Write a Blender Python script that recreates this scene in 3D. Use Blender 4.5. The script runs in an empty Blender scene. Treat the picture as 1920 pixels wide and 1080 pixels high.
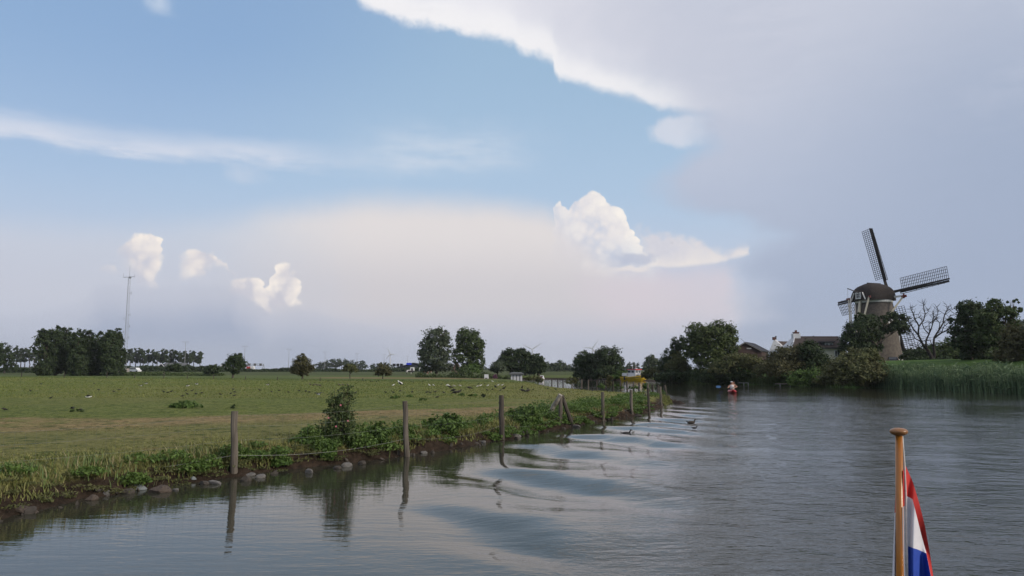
import bpy, bmesh, math, random
import numpy as np
from mathutils import Vector, Matrix

# ---------------------------------------------------------------- camera
SC = bpy.context.scene
COL = SC.collection
EYE = 2.2
PITCH = math.radians(6.11)
F = 1420.0                                  # focal length in photo pixels (1920 wide)
cam_d = bpy.data.cameras.new('camera')
cam_d.sensor_width = 36.0
cam_d.lens = F / 1920.0 * 36.0
cam_d.clip_start = 0.05
cam_d.clip_end = 30000.0
cam = bpy.data.objects.new('camera', cam_d)
COL.objects.link(cam)
cam.location = (0, 0, EYE)
cam.rotation_euler = (math.pi / 2 + PITCH, 0, 0)
SC.camera = cam

CP, SP = math.cos(PITCH), math.sin(PITCH)
def ray(px, py):
    cx, cy = (px - 960.0) / F, (540.0 - py) / F
    return cx, CP - cy * SP, SP + cy * CP
def at(px, py, z=0.0):
    """point of the horizontal plane z seen at a photo pixel"""
    dx, dy, dz = ray(px, py)
    t = (z - EYE) / dz
    return dx * t, dy * t
def atd(px, py, Y):
    """point at depth Y seen at a photo pixel"""
    dx, dy, dz = ray(px, py)
    t = Y / dy
    return dx * t, Y, EYE + dz * t
def px_w(npx, Y):
    return npx * Y / F
def azel(px, py):
    dx, dy, dz = ray(px, py)
    l = math.sqrt(dx*dx + dy*dy + dz*dz)
    return math.degrees(math.atan2(dx, dy)), math.degrees(math.asin(dz / l))

# ---------------------------------------------------------------- view
SC.view_settings.view_transform = 'Standard'
SC.view_settings.look = 'None'
SC.view_settings.exposure = 0.0
SC.view_settings.gamma = 1.0
SC.view_settings.use_curve_mapping = False

# ---------------------------------------------------------------- sun
SUN_EL, SUN_AZ = math.radians(24.0), math.radians(118.0)      # azimuth clockwise from the view direction
sun_d = bpy.data.lights.new('sun', 'SUN')
sun_d.energy = 3.0
sun_d.angle = math.radians(16.0)
sun_d.color = (1.0, 0.90, 0.78)
sun = bpy.data.objects.new('sun', sun_d)
COL.objects.link(sun)
_sv = Vector((math.sin(SUN_AZ) * math.cos(SUN_EL), math.cos(SUN_AZ) * math.cos(SUN_EL), math.sin(SUN_EL)))
sun.rotation_euler = _sv.to_track_quat('Z', 'Y').to_euler()
sun.location = (40, -30, 60)

# ---------------------------------------------------------------- world: sky and clouds
W = bpy.data.worlds.new('World')
SC.world = W
W.use_nodes = True
wn, wl = W.node_tree.nodes, W.node_tree.links
for n in list(wn):
    wn.remove(n)

class S:
    """a float socket with arithmetic that writes math nodes"""
    nodes = links = None
    def __init__(self, sock): self.s = sock
    @staticmethod
    def math(op, *a, clamp=False):
        n = S.nodes.new('ShaderNodeMath'); n.operation = op; n.use_clamp = clamp
        for i, v in enumerate(a):
            if isinstance(v, S): S.links.new(v.s, n.inputs[i])
            else: n.inputs[i].default_value = float(v)
        return S(n.outputs[0])
    def __add__(a, b): return S.math('ADD', a, b)
    __radd__ = __add__
    def __sub__(a, b): return S.math('SUBTRACT', a, b)
    def __rsub__(a, b): return S.math('SUBTRACT', b, a)
    def __mul__(a, b): return S.math('MULTIPLY', a, b)
    __rmul__ = __mul__
    def __truediv__(a, b): return S.math('DIVIDE', a, b)
    def min(a, b): return S.math('MINIMUM', a, b)
    def max(a, b): return S.math('MAXIMUM', a, b)
    def pow(a, b): return S.math('POWER', a, b)
def step(x, a, b, lo=0.0, hi=1.0):
    n = S.nodes.new('ShaderNodeMapRange'); n.interpolation_type = 'SMOOTHSTEP'
    S.links.new(x.s, n.inputs['Value'])
    n.inputs['From Min'].default_value = a; n.inputs['From Max'].default_value = b
    n.inputs['To Min'].default_value = lo; n.inputs['To Max'].default_value = hi
    if a > b:
        n.inputs['From Min'].default_value = b; n.inputs['From Max'].default_value = a
        n.inputs['To Min'].default_value = hi; n.inputs['To Max'].default_value = lo
    return S(n.outputs['Result'])
def bump(x, a, b, c, d):
    return step(x, a, b) * step(x, d, c)
def curve(x, pts, smooth=False):
    """piecewise curve through pts as one float-curve node"""
    xs = [p[0] for p in pts]; ys = [p[1] for p in pts]
    x0, x1, y0, y1 = min(xs), max(xs), min(ys), max(ys)
    if y1 - y0 < 1e-6: y1 = y0 + 1
    t = S.math('MULTIPLY_ADD', x, 1 / (x1 - x0), -x0 / (x1 - x0), clamp=True)
    n = S.nodes.new('ShaderNodeFloatCurve')
    c = n.mapping.curves[0]
    q = sorted(((px - x0) / (x1 - x0), (py - y0) / (y1 - y0)) for px, py in pts)
    while len(c.points) < len(q): c.points.new(0.5, 0.5)
    for p, (u, v) in zip(c.points, q):
        p.location = (u, v); p.handle_type = 'AUTO_CLAMPED' if smooth else 'VECTOR'
    n.mapping.update()
    S.links.new(t.s, n.inputs['Value'])
    return S(n.outputs[0]) * (y1 - y0) + y0
def vec(x, y, z=0.0):
    n = S.nodes.new('ShaderNodeCombineXYZ')
    for i, v in enumerate((x, y, z)):
        if isinstance(v, S): S.links.new(v.s, n.inputs[i])
        else: n.inputs[i].default_value = v
    return n.outputs[0]
def noise(v, scale, detail=4.0, rough=0.55, dist=0.0):
    n = S.nodes.new('ShaderNodeTexNoise')
    S.links.new(v, n.inputs['Vector'])
    n.inputs['Scale'].default_value = scale; n.inputs['Detail'].default_value = detail
    n.inputs['Roughness'].default_value = rough; n.inputs['Distortion'].default_value = dist
    return S(n.outputs[0])
def noise3(v, scale, detail=4.0, rough=0.55):
    n = S.nodes.new('ShaderNodeTexNoise')
    S.links.new(v, n.inputs['Vector'])
    n.inputs['Scale'].default_value = scale; n.inputs['Detail'].default_value = detail
    n.inputs['Roughness'].default_value = rough
    q = S.nodes.new('ShaderNodeSeparateColor'); S.links.new(n.outputs[1], q.inputs[0])
    return tuple(S(o) - 0.5 for o in q.outputs)
def billow(v, scale):
    n = S.nodes.new('ShaderNodeTexVoronoi'); n.feature = 'F1'
    S.links.new(v, n.inputs['Vector'])
    n.inputs['Scale'].default_value = scale
    return S(n.outputs[0])
def mixc(a, b, fac):
    n = S.nodes.new('ShaderNodeMix'); n.data_type = 'RGBA'; n.clamp_factor = True
    if isinstance(fac, S): S.links.new(fac.s, n.inputs[0])
    else: n.inputs[0].default_value = fac
    for i, v in ((6, a), (7, b)):
        if isinstance(v, tuple): n.inputs[i].default_value = (*v, 1)
        else: S.links.new(v, n.inputs[i])
    return n.outputs[2]
def lin(r, g, b, k=1.0):
    f = lambda c: ((c / 255 + 0.055) / 1.055) ** 2.4 if c > 10 else c / 255 / 12.92
    return f(r) * k, f(g) * k, f(b) * k
SKY = 0.1
def sk(r, g, b): return lin(r, g, b, 1 / SKY)
def sky_world():
    S.nodes, S.links = wn, wl
    tc = wn.new('ShaderNodeTexCoord')
    D = tc.outputs['Generated']
    sp = wn.new('ShaderNodeSeparateXYZ'); wl.new(D, sp.inputs[0])
    x, y, z = (S(o) for o in sp.outputs)
    deg = 180 / math.pi
    az = S.math('ARCTAN2', x, y) * deg
    el = S.math('ARCSINE', z) * deg
    P = lambda *pts: [azel(*p) for p in pts]
    E = lambda py: azel(960, py)[1]
    sky = wn.new('ShaderNodeTexSky'); sky.sky_type = 'NISHITA'; sky.sun_disc = False
    sky.sun_elevation = SUN_EL; sky.sun_rotation = SUN_AZ
    sky.air_density = 1.0; sky.dust_density = 1.2; sky.ozone_density = 1.0; sky.altitude = 0
    c = sky.outputs[0]
    flat = vec(az * 0.35, el * 1.6)                     # streaky coordinates
    A = lambda px, py=450: azel(px, py)[0]
    nf = noise(D, 5.0, 4, 0.6) - 0.5
    nm, n2, n3 = noise3(D, 24.0, 5, 0.62)
    ns = noise(flat, 0.5, 5, 0.62) - 0.5
    wv = wn.new('ShaderNodeVectorMath'); wv.operation = 'MULTIPLY_ADD'
    wl.new(vec(n2, n3, nm), wv.inputs[0]); wv.inputs[1].default_value = (0.02,) * 3; wl.new(D, wv.inputs[2])
    nb = billow(wv.outputs[0], 34.0)                     # rounded heads
    nb2 = billow(wv.outputs[0], 85.0)
    heads = (0.40 - nb) * 1.1 + (0.40 - nb2) * 0.8
    azw = az + n2 * 1.5 + (nb2 - 0.4) * 0.5              # warped coordinates for ragged outlines
    elw = el + n3 * 1.1
    azs = az + n2 * 4.0 + nf * 6.0
    els = el + n3 * 1.4 + nf * 3.0
    # thin veil over the blue, denser towards the horizon
    c = mixc(c, mixc(sk(146, 179, 219), sk(165, 196, 225), step(az + (16 - el) * 0.9, A(150), A(800))), step(el, 50, 14, 0.7, 0.85))
    c = mixc(c, sk(184, 205, 229), step(el, 24, 7, 0.0, 0.80))
    c = mixc(c, sk(196, 202, 219), step(el, 14, 4.0, 0.0, 0.88))
    # cirrus streak on the left, plumes
    mid = curve(az, P((-700, 150), (-300, 215), (0, 245), (120, 258), (260, 282), (450, 290), (640, 306), (900, 318)), True)
    dd = el - mid + ns * 0.9 + n3 * 0.3
    along = step(az, A(780, 300), A(380, 300))
    ci = bump(dd + ns * 0.9, -0.9, 0.05, 0.1, 1.8) * along * (0.72 + nf * 1.0 + ns * 1.5 + n3 * 0.4)
    c = mixc(c, sk(220, 224, 236), ci)
    pl = bump(azs, A(600, 300), A(800, 300), A(860, 300), A(1060, 300)) * bump(els, E(345), E(300), E(290), E(205))
    c = mixc(c, sk(206, 217, 232), pl * (0.45 + ns * 2.0))
    wi = bump(az + el * 0.25 + n2 * 1.2, *(A(q, 60) + 0.25 * E(60) for q in (255, 280, 290, 335))) * bump(el + n3 * 0.8, E(98), E(72), E(55), E(20))
    c = mixc(c, sk(212, 222, 236), wi * (0.55 + nm * 1.2))
    w2 = bump(azs, A(380, 340), A(440, 340), A(450, 340), A(520, 340)) * bump(els, E(370), E(348), E(342), E(325))
    c = mixc(c, sk(208, 216, 231), w2 * 0.4)
    # wide pinkish lens
    top = curve(az, P((-600, 470), (0, 405), (180, 410), (330, 405), (450, 394), (600, 376), (760, 366), (900, 370), (1000, 384), (1080, 430), (1180, 500), (1400, 540), (2000, 540)), True)
    s = top - el + n3 * 0.25 + nf * 0.5
    lens = step(s + n3 * 0.5 + nf * 0.6, -0.9, 2.0)
    lc = mixc(sk(230, 223, 221), sk(211, 206, 209), step(el, E(425), E(560)))
    lc = mixc(lc, sk(196, 199, 214), step(el, E(560), E(660)))
    lw = bump(az + nf * 8.0, A(330), A(700), A(1120), A(1420)) * 0.62 + 0.30
    c = mixc(c, lc, lens * lw)
    # blue-grey bank low on the left
    top = curve(azw, P((-700, 600), (0, 592), (70, 588), (160, 560), (190, 528), (330, 536), (400, 528), (440, 528), (452, 545), (480, 565), (500, 583), (560, 574), (640, 592), (760, 622), (1000, 640), (1300, 650)))
    s = top - elw
    bank = step(s, -0.15, 0.5) * (0.30 + 0.65 * step(s, 0.1, 3.6)) * step(az, A(1250, 640), A(560, 640))
    bc = mixc(sk(180, 186, 204), sk(158, 170, 195), step(s, 0.5, 3.5))
    # grey-blue sheet on the right
    lft = curve(el, [(E(p[1]), azel(*p)[0]) for p in ((1160, 690), (1290, 640), (1400, 600), (1400, 540), (1360, 505), (1430, 455), (1340, 420), (1240, 390), (1210, 345), (1250, 320), (1290, 290), (1250, 255), (1250, 215), (1150, 100), (1050, 0))])
    s = azs - lft
    sheet = step(s, -1.4, 3.6)
    shc = mixc(sk(162, 175, 199), sk(184, 193, 213), step(el, E(640), E(330)))
    shc = mixc(shc, sk(207, 210, 223), step(el + nf * 4.0, E(400), E(60)))
    shc = mixc(shc, sk(159, 173, 198), step(az + nf * 6.0, A(1300, 300), A(1950, 300)) * step(el, E(-300), E(420)) * 0.85)
    shc = mixc(shc, sk(206, 210, 224), (nf * 1.5 + ns * 0.9).max(0.0) * step(el, E(520), E(100)))
    shc = mixc(shc, sk(150, 163, 189), (ns * 1.6 - nf * 1.0 + n3 * 0.4).max(0.0) * 0.2)
    c = mixc(c, shc, sheet * 0.95)
    # bright anvil with a crisp lower-left edge
    edge = curve(az + n2 * 0.7, P((100, -330), (400, -160), (560, -90), (655, -8), (672, 12), (700, 30), (760, 54), (860, 66), (965, 86), (972, 98), (1010, 102), (1036, 112), (1046, 146), (1100, 168), (1180, 192), (1232, 206), (1290, 214), (1400, 235), (1700, 300)))
    s = el - edge + n3 * 1.5 + nm * 0.6 + (0.4 - nb2) * 0.12 + nf * 0.8
    anv = step(s, -0.15, 0.75)
    ac = mixc(sk(243, 242, 246), sk(229, 228, 236), step(s + nf * 3.0, 0.5, 5.0))
    ac = mixc(ac, sk(190, 196, 213), step(az + nf * 12.0 + el * 0.25, A(1080, 60), A(1620, 60)))
    ac = mixc(ac, sk(214, 216, 229), (0.0 - ns * 1.6 - nf * 0.9).max(0.0).min(0.5))
    ac = mixc(ac, sk(247, 245, 246), bump(s, -0.1, 0.5, 0.9, 2.6) * 0.7 * step(az, A(1330, 100), A(1200, 100)))
    rf = step(az + nf * 16.0 + n2 * 2.0 + el * 0.15, A(1760, 60), A(1230, 60)) * step(s + step(azs, A(1190, 150), A(1520, 150), 7.0, 0.0) + nf * 6.0, 0.0, 6.0)
    c = mixc(c, ac, anv * rf * 0.97)
    # small head hanging right under the anvil edge
    ex = (azw - A(1285, 250)) / 2.6
    ey = (elw - E(256)) / 1.15
    hd = step(S.math('SQRT', ex * ex + ey * ey) + n2 * 0.5, 1.15, 0.75) * step(azw, A(1350, 250), A(1270, 250))
    c = mixc(c, sk(218, 221, 232), hd * 0.75)
    # warm low cloud right of centre
    wm = bump(azs, A(1050), A(1200), A(1330), A(1410)) * bump(els, E(660), E(570), E(540), E(480))
    c = mixc(c, sk(217, 208, 216), wm * (0.8 + nf * 1.0))
    # pale spread to the right of the big head
    top = curve(azw, P((1190, 420), (1222, 428), (1260, 430), (1300, 438), (1330, 452), (1370, 462), (1400, 455), (1445, 447)))
    bot = curve(azw, P((1190, 500), (1260, 505), (1310, 502), (1340, 498), (1385, 486), (1405, 480), (1410, 462), (1445, 450)))
    s = el - bot + n3 * 0.3
    m = step(top - elw + heads * 0.6 + ns * 0.8, -0.15, 0.8) * step(s + nf * 0.5, -0.05, 0.35) * bump(azw, A(1180), A(1225), A(1415), A(1450))
    c = mixc(c, mixc(sk(218, 215, 222), sk(240, 232, 227), nm * 2.0 + step(s, 1.6, 0.0) * 0.7 + 0.2), m * 0.85)
    # big cumulus head right of centre
    top = curve(azw, P((1020, 520), (1036, 420), (1042, 382), (1056, 376), (1066, 390), (1078, 378), (1092, 366), (1112, 357), (1136, 358), (1144, 376), (1162, 382), (1174, 398), (1182, 418), (1196, 447), (1212, 470), (1232, 484), (1250, 520)))
    s = top - elw + heads * 0.35
    m = step(s, -0.03, 0.2) * step(el + nf * 4.0, E(545), E(430)) * bump(azw, A(1025), A(1043), A(1225), A(1245))
    lit = step(s, 4.5, 0.2) * 0.45 + nm * 1.2 + (0.42 - nb) * 0.55 + (0.42 - nb2) * 0.5 + step(az, A(1060), A(1180)) * 0.40 + 0.06
    cc = mixc(sk(216, 214, 223), sk(251, 245, 238), lit)
    c = mixc(c, cc, m * (0.45 + 0.55 * step(lit, -0.1, 0.5)) * step(az + el * 0.6, A(1000) + 0.6 * E(520), A(1130) + 0.6 * E(470)))
    db = bump(azw, A(1140), A(1175), A(1215), A(1238)) * bump(elw, E(503), E(494), E(485), E(476))
    c = mixc(c, sk(184, 191, 211), db * 0.75)
    db = bump(azw, A(1130), A(1170), A(1205), A(1225)) * bump(elw, E(514), E(507), E(504), E(499))
    c = mixc(c, sk(240, 231, 226), db * 0.6)
    # the left group of heads
    def head(tops, bots, a0, a1, a2, a3, k, bf=0.45):
        nonlocal c
        top = curve(azw, P(*tops)); bot = curve(azw, P(*bots))
        s = top - elw + heads * 0.22
        m = step(s, -0.03, 0.22) * step(elw - bot, -0.06, bf) * bump(azw, A(a0), A(a1), A(a2), A(a3))
        lit = step(s, 3.0, 0.1) * 0.55 + nm * 1.5 + (0.42 - nb) * 0.9 + (0.42 - nb2) * 0.6 + 0.10 + step(azw, A(a0), A(a3)) * 0.25
        c = mixc(c, mixc(sk(206, 204, 214), sk(252, 243, 234), lit), m * k * (0.6 + 0.4 * step(lit, 0.0, 0.5)))
    head(((210, 480), (232, 452), (262, 438), (288, 434), (300, 448), (308, 470), (318, 500)),
         ((210, 505), (240, 525), (262, 550), (288, 556), (300, 520), (318, 490)), 206, 250, 304, 316, 0.97, 1.9)
    head(((176, 500), (192, 494), (214, 494), (232, 508)), ((176, 508), (200, 514), (232, 518)), 180, 196, 214, 236, 0.55, 0.6)
    head(((340, 478), (358, 466), (390, 465), (408, 480), (428, 488), (436, 505), (450, 512)),
         ((340, 535), (380, 525), (402, 500), (425, 508), (450, 524)), 334, 366, 444, 455, 1.0, 0.8)
    c = mixc(c, bc, bank)
    head(((430, 525), (462, 514), (490, 516), (505, 540), (516, 505), (526, 493), (542, 495), (552, 512), (566, 535), (570, 560)),
         ((430, 556), (445, 558), (480, 572), (497, 595), (510, 578), (540, 580), (570, 572)), 434, 452, 563, 572, 0.95)
    # soft ground-level murk
    c = mixc(c, sk(176, 183, 200), step(el, 5.0, -1.0, 0.0, 0.5))
    bg = wn.new('ShaderNodeBackground'); bg.inputs['Strength'].default_value = SKY
    wl.new(c, bg.inputs['Color'])
    out = wn.new('ShaderNodeOutputWorld'); wl.new(bg.outputs[0], out.inputs['Surface'])
sky_world()

# ================================================================ helpers
rng = np.random.default_rng(11)
random.seed(5)
PI = math.pi

def vnoise(x, y, seed=0):
    """2-D value noise, numpy"""
    xi, yi = np.floor(x).astype(np.int64), np.floor(y).astype(np.int64)
    fx, fy = x - xi, y - yi
    fx, fy = fx * fx * (3 - 2 * fx), fy * fy * (3 - 2 * fy)
    def h(a, b):
        v = (a * 374761393 + b * 668265263 + seed * 974634777) & 0xFFFFFFFF
        v = ((v ^ (v >> 13)) * 1274126177) & 0xFFFFFFFF
        return ((v ^ (v >> 16)) & 0xFFFF) / 65535.0
    a, b, c, d = h(xi, yi), h(xi + 1, yi), h(xi, yi + 1), h(xi + 1, yi + 1)
    return (a * (1 - fx) + b * fx) * (1 - fy) + (c * (1 - fx) + d * fx) * fy
def fbm(x, y, oct=4, seed=0):
    v, a, t = 0.0, 1.0, 0.0
    for k in range(oct):
        v = v + a * vnoise(x * 2 ** k + 17.3 * k, y * 2 ** k - 9.1 * k, seed + k)
        t += a; a *= 0.5
    return v / t - 0.5

def link(o, parent=None):
    COL.objects.link(o)
    if parent is not None: o.parent = parent
    return o
def np_mesh(name, V, faces, mats, parent=None, smooth=False, loc=None, midx=None):
    """V (n,3), faces (m,k) arrays or list of such arrays -> one mesh object"""
    me = bpy.data.meshes.new(name)
    V = np.asarray(V, dtype=np.float32)
    fl = faces if isinstance(faces, list) else [faces]
    fl = [np.asarray(f, dtype=np.int32) for f in fl if len(f)]
    me.vertices.add(len(V)); me.vertices.foreach_set('co', V.ravel())
    nl = sum(f.size for f in fl); nf = sum(len(f) for f in fl)
    me.loops.add(nl); me.polygons.add(nf)
    me.loops.foreach_set('vertex_index', np.concatenate([f.ravel() for f in fl]))
    tot = np.concatenate([np.full(len(f), f.shape[1], np.int32) for f in fl])
    me.polygons.foreach_set('loop_start', np.concatenate([[0], np.cumsum(tot)[:-1]]).astype(np.int32))
    if midx is not None: me.polygons.foreach_set('material_index', np.asarray(midx, np.int32))
    me.polygons.foreach_set('use_smooth', np.full(nf, smooth))
    me.update(calc_edges=True)
    for m in (mats if isinstance(mats, (list, tuple)) else [mats]): me.materials.append(m)
    o = bpy.data.objects.new(name, me)
    if loc is not None: o.location = loc
    return link(o, parent)

def rotm(rx=0, ry=0, rz=0):
    return Matrix.Rotation(rz, 3, 'Z') @ Matrix.Rotation(ry, 3, 'Y') @ Matrix.Rotation(rx, 3, 'X')
class MB:
    """collects simple solids; build() links them as ONE mesh object"""
    def __init__(self): self.v, self.f, self.m = [], [], []
    def add(self, vs, fs, m=0):
        b = len(self.v)
        self.v += [tuple(v) for v in vs]
        self.f += [tuple(i + b for i in f) for f in fs]
        self.m += [m] * len(fs)
        return self
    def box(self, c, s, rot=None, m=0, taper=1.0):
        x, y, z = s[0] / 2, s[1] / 2, s[2] / 2
        p = [Vector((sx * x * (taper if sz > 0 else 1), sy * y * (taper if sz > 0 else 1), sz * z)) for sz in (-1, 1) for sx, sy in ((-1, -1), (1, -1), (1, 1), (-1, 1))]
        if rot is not None: p = [rot @ q for q in p]
        c = Vector(c)
        return self.add([q + c for q in p], [(3, 2, 1, 0), (4, 5, 6, 7), (0, 1, 5, 4), (1, 2, 6, 5), (2, 3, 7, 6), (3, 0, 4, 7)], m)
    def bar(self, a, b, w, h=None, m=0):
        """square bar from a to b"""
        a, b = Vector(a), Vector(b); d = b - a; L = d.length
        if L < 1e-6: return self
        q = d.to_track_quat('Z', 'Y').to_matrix()
        return self.box((a + b) / 2, (w, h or w, L), q, m)
    def tube(self, pts, rad, n=8, m=0, caps=True):
        pts = [Vector(p) for p in pts]
        if not isinstance(rad, (list, tuple)): rad = [rad] * len(pts)
        vs, fs = [], []
        ref = Vector((0.13, 0.97, 0.21)).normalized()
        for i, p in enumerate(pts):
            d = (pts[min(i + 1, len(pts) - 1)] - pts[max(i - 1, 0)]).normalized()
            if abs(d.dot(ref)) > 0.95: u = d.cross(Vector((1, 0, 0))).normalized()
            else: u = d.cross(ref).normalized()
            w = d.cross(u)
            for k in range(n):
                a = 2 * PI * k / n
                vs.append(p + (u * math.cos(a) + w * math.sin(a)) * rad[i])
        for i in range(len(pts) - 1):
            for k in range(n):
                k2 = (k + 1) % n
                fs.append((i * n + k, i * n + k2, (i + 1) * n + k2, (i + 1) * n + k))
        if caps:
            fs.append(tuple(range(n - 1, -1, -1))); fs.append(tuple((len(pts) - 1) * n + k for k in range(n)))
        return self.add(vs, fs, m)
    def lathe(self, prof, n=16, c=(0, 0, 0), m=0, sx=1, sy=1):
        vs, fs = [], []
        for r, z in prof:
            for k in range(n):
                a = 2 * PI * k / n
                vs.append((c[0] + r * math.cos(a) * sx, c[1] + r * math.sin(a) * sy, c[2] + z))
        for i in range(len(prof) - 1):
            for k in range(n):
                k2 = (k + 1) % n
                fs.append((i * n + k, i * n + k2, (i + 1) * n + k2, (i + 1) * n + k))
        fs.append(tuple(range(n - 1, -1, -1))); fs.append(tuple((len(prof) - 1) * n + k for k in range(n)))
        return self.add(vs, fs, m)
    def prism(self, outline, d, m=0):
        """outline: 3-D points of a face; d: extrusion vector"""
        n = len(outline); d = Vector(d)
        a = [Vector(p) for p in outline]; b = [p + d for p in a]
        return self.add(a + b, [tuple(range(n - 1, -1, -1)), tuple(range(n, 2 * n))] + [(i, (i + 1) % n, n + (i + 1) % n, n + i) for i in range(n)], m)
    def ball(self, c, r, n=8, k=6, m=0, rot=None):
        r = r if isinstance(r, (list, tuple)) else (r, r, r)
        vs, fs = [], []
        for i in range(1, k):
            t = PI * i / k
            for j in range(n):
                a = 2 * PI * j / n
                vs.append(Vector((r[0] * math.sin(t) * math.cos(a), r[1] * math.sin(t) * math.sin(a), r[2] * math.cos(t))))
        vs += [Vector((0, 0, r[2])), Vector((0, 0, -r[2]))]
        if rot is not None: vs = [rot @ v for v in vs]
        vs = [v + Vector(c) for v in vs]
        T, B = len(vs) - 2, len(vs) - 1
        for j in range(n):
            j2 = (j + 1) % n
            fs.append((T, j, j2)); fs.append((B, (k - 2) * n + j2, (k - 2) * n + j))
            for i in range(k - 2): fs.append((i * n + j, (i + 1) * n + j, (i + 1) * n + j2, i * n + j2))
        return self.add(vs, fs, m)
    def mesh(self, name, mats, smooth=False):
        me = bpy.data.meshes.new(name)
        me.from_pydata(self.v, [], self.f)
        for mm in (mats if isinstance(mats, (list, tuple)) else [mats]): me.materials.append(mm)
        me.polygons.foreach_set('material_index', self.m)
        if smooth: me.polygons.foreach_set('use_smooth', [True] * len(me.polygons))
        me.update()
        return me
    def build(self, name, mats, parent=None, smooth=False, loc=None, rz=0):
        o = bpy.data.objects.new(name, self.mesh(name, mats, smooth))
        if loc is not None: o.location = loc
        if rz: o.rotation_euler.z = rz
        return link(o, parent)
def tag(o, label=None, cat=None, group=None, kind=None):
    if label: o['label'] = label
    if cat: o['category'] = cat
    if group: o['group'] = group
    if kind: o['kind'] = kind
    return o
def thing(name, label, cat, loc=(0, 0, 0), rz=0, group=None):
    o = bpy.data.objects.new(name, None)
    o.empty_display_size = 0.2
    o.location = loc; o.rotation_euler.z = rz
    link(o)
    return tag(o, label, cat, group)
def copy_tree(o, parent=None):
    c = o.copy(); COL.objects.link(c)
    if parent is not None: c.parent = parent
    for ch in list(o.children): copy_tree(ch, c)
    return c

# ---------------------------------------------------------------- materials
class MN:
    """small shader builder"""
    def __init__(self, name):
        self.m = bpy.data.materials.new(name); self.m.use_nodes = True
        self.t = self.m.node_tree; self.n = self.t.nodes; self.l = self.t.links
        self.b = self.n['Principled BSDF']
        S.nodes, S.links = self.n, self.l
    def pos(self):
        return self.n.new('ShaderNodeNewGeometry').outputs['Position']
    def obj(self):
        return self.n.new('ShaderNodeTexCoord').outputs['Object']
    def scaled(self, v, s):
        n = self.n.new('ShaderNodeMapping'); n.inputs['Scale'].default_value = s
        self.l.new(v, n.inputs['Vector']); return n.outputs[0]
    def island(self):
        return S(self.n.new('ShaderNodeNewGeometry').outputs['Random Per Island'])
    def objrand(self):
        return S(self.n.new('ShaderNodeObjectInfo').outputs['Random'])
    def color(self, c): self.l.new(c, self.b.inputs['Base Color'])
    def rough(self, r):
        if isinstance(r, S): self.l.new(r.s, self.b.inputs['Roughness'])
        else: self.b.inputs['Roughness'].default_value = r
    def bump(self, h, strength=0.5, dist=0.02):
        n = self.n.new('ShaderNodeBump'); n.inputs['Strength'].default_value = strength
        n.inputs['Distance'].default_value = dist
        self.l.new(h.s, n.inputs['Height']); self.l.new(n.outputs[0], self.b.inputs['Normal'])
        return n
def mat(name, c1, c2=None, scale=4.0, rough=0.8, bump=0.0, stretch=(1, 1, 1), metal=0.0, spec=0.3, rand=0.0):
    k = MN(name)
    c2 = c2 or tuple(v * 0.7 for v in c1)
    v = k.scaled(k.obj(), stretch)
    f = noise(v, scale, 5, 0.6)
    fac = step(f, 0.3, 0.7)
    if rand: fac = fac * (1 - rand) + k.objrand() * rand
    k.color(mixc(c1, c2, fac))
    k.rough(rough); k.b.inputs['Metallic'].default_value = metal
    k.b.inputs['Specular IOR Level'].default_value = spec
    if bump: k.bump(f, 0.6, bump)
    return k.m
def leaf_mat(name, c1, c2, c3=None, scale=0.5, trans=0.25, rough=0.6):
    """foliage: leaf-to-leaf tint plus clump-size tint, some light through the leaf"""
    k = MN(name)
    c3 = c3 or c2
    col = mixc(c1, c2, k.island())
    col = mixc(col, c3, step(noise(k.pos(), scale, 3, 0.5), 0.42, 0.66) * 0.7)
    k.color(col); k.rough(rough)
    k.b.inputs['Specular IOR Level'].default_value = 0.25
    tr = k.n.new('ShaderNodeBsdfTranslucent'); k.l.new(col, tr.inputs[0])
    mx = k.n.new('ShaderNodeMixShader'); mx.inputs[0].default_value = trans
    k.l.new(k.b.outputs[0], mx.inputs[1]); k.l.new(tr.outputs[0], mx.inputs[2])
    k.l.new(mx.outputs[0], k.n['Material Output'].inputs[0])
    return k.m

# ================================================================ the shore
LEFT = [(-12.0, 5.0), (-9.6, 8.6)] + [at(*p) for p in ((-60, 990), (60, 958), (150, 938), (270, 921), (350, 908), (440, 894), (560, 879), (640, 870), (700, 864), (762, 854), (830, 845), (890, 836), (942, 826), (1000, 814), (1050, 803), (1090, 796), (1130, 789), (1160, 784), (1184, 780), (1217, 772), (1240, 763), (1252, 755))]
LEFT += [(10.6, 46.6), (11.0, 49.0), (10.6, 51.5), (9.2, 54.5), (7.2, 61), (5.2, 70), (4.0, 82), (3.4, 100), (1.0, 124), (-6, 142), (-20, 152)]
FAR = [(-20, 166), (-6, 165), (6, 162), (14, 158), (20, 153)]
RIGHT = [(24.5, 143), (25.0, 130), (24.0, 120), (22.0, 112.5)] + [at(*p) for p in ((1245, 717.5), (1300, 719.5), (1400, 721), (1500, 723.5), (1600, 726.5), (1700, 730), (1800, 734), (1920, 738.5), (2050, 746), (2200, 757))] + [(46, 40), (42, 22), (38, 5), (36, -20), (36, -60)]
LEFTB = [(-20, -60), (-16, -20), (-14, 0)]
SHORE = LEFTB + LEFT + FAR + RIGHT            # closed ring round the water
KIND = [0] * (len(LEFTB) + len(LEFT)) + [1] * len(FAR) + [2] * len(RIGHT)
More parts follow.
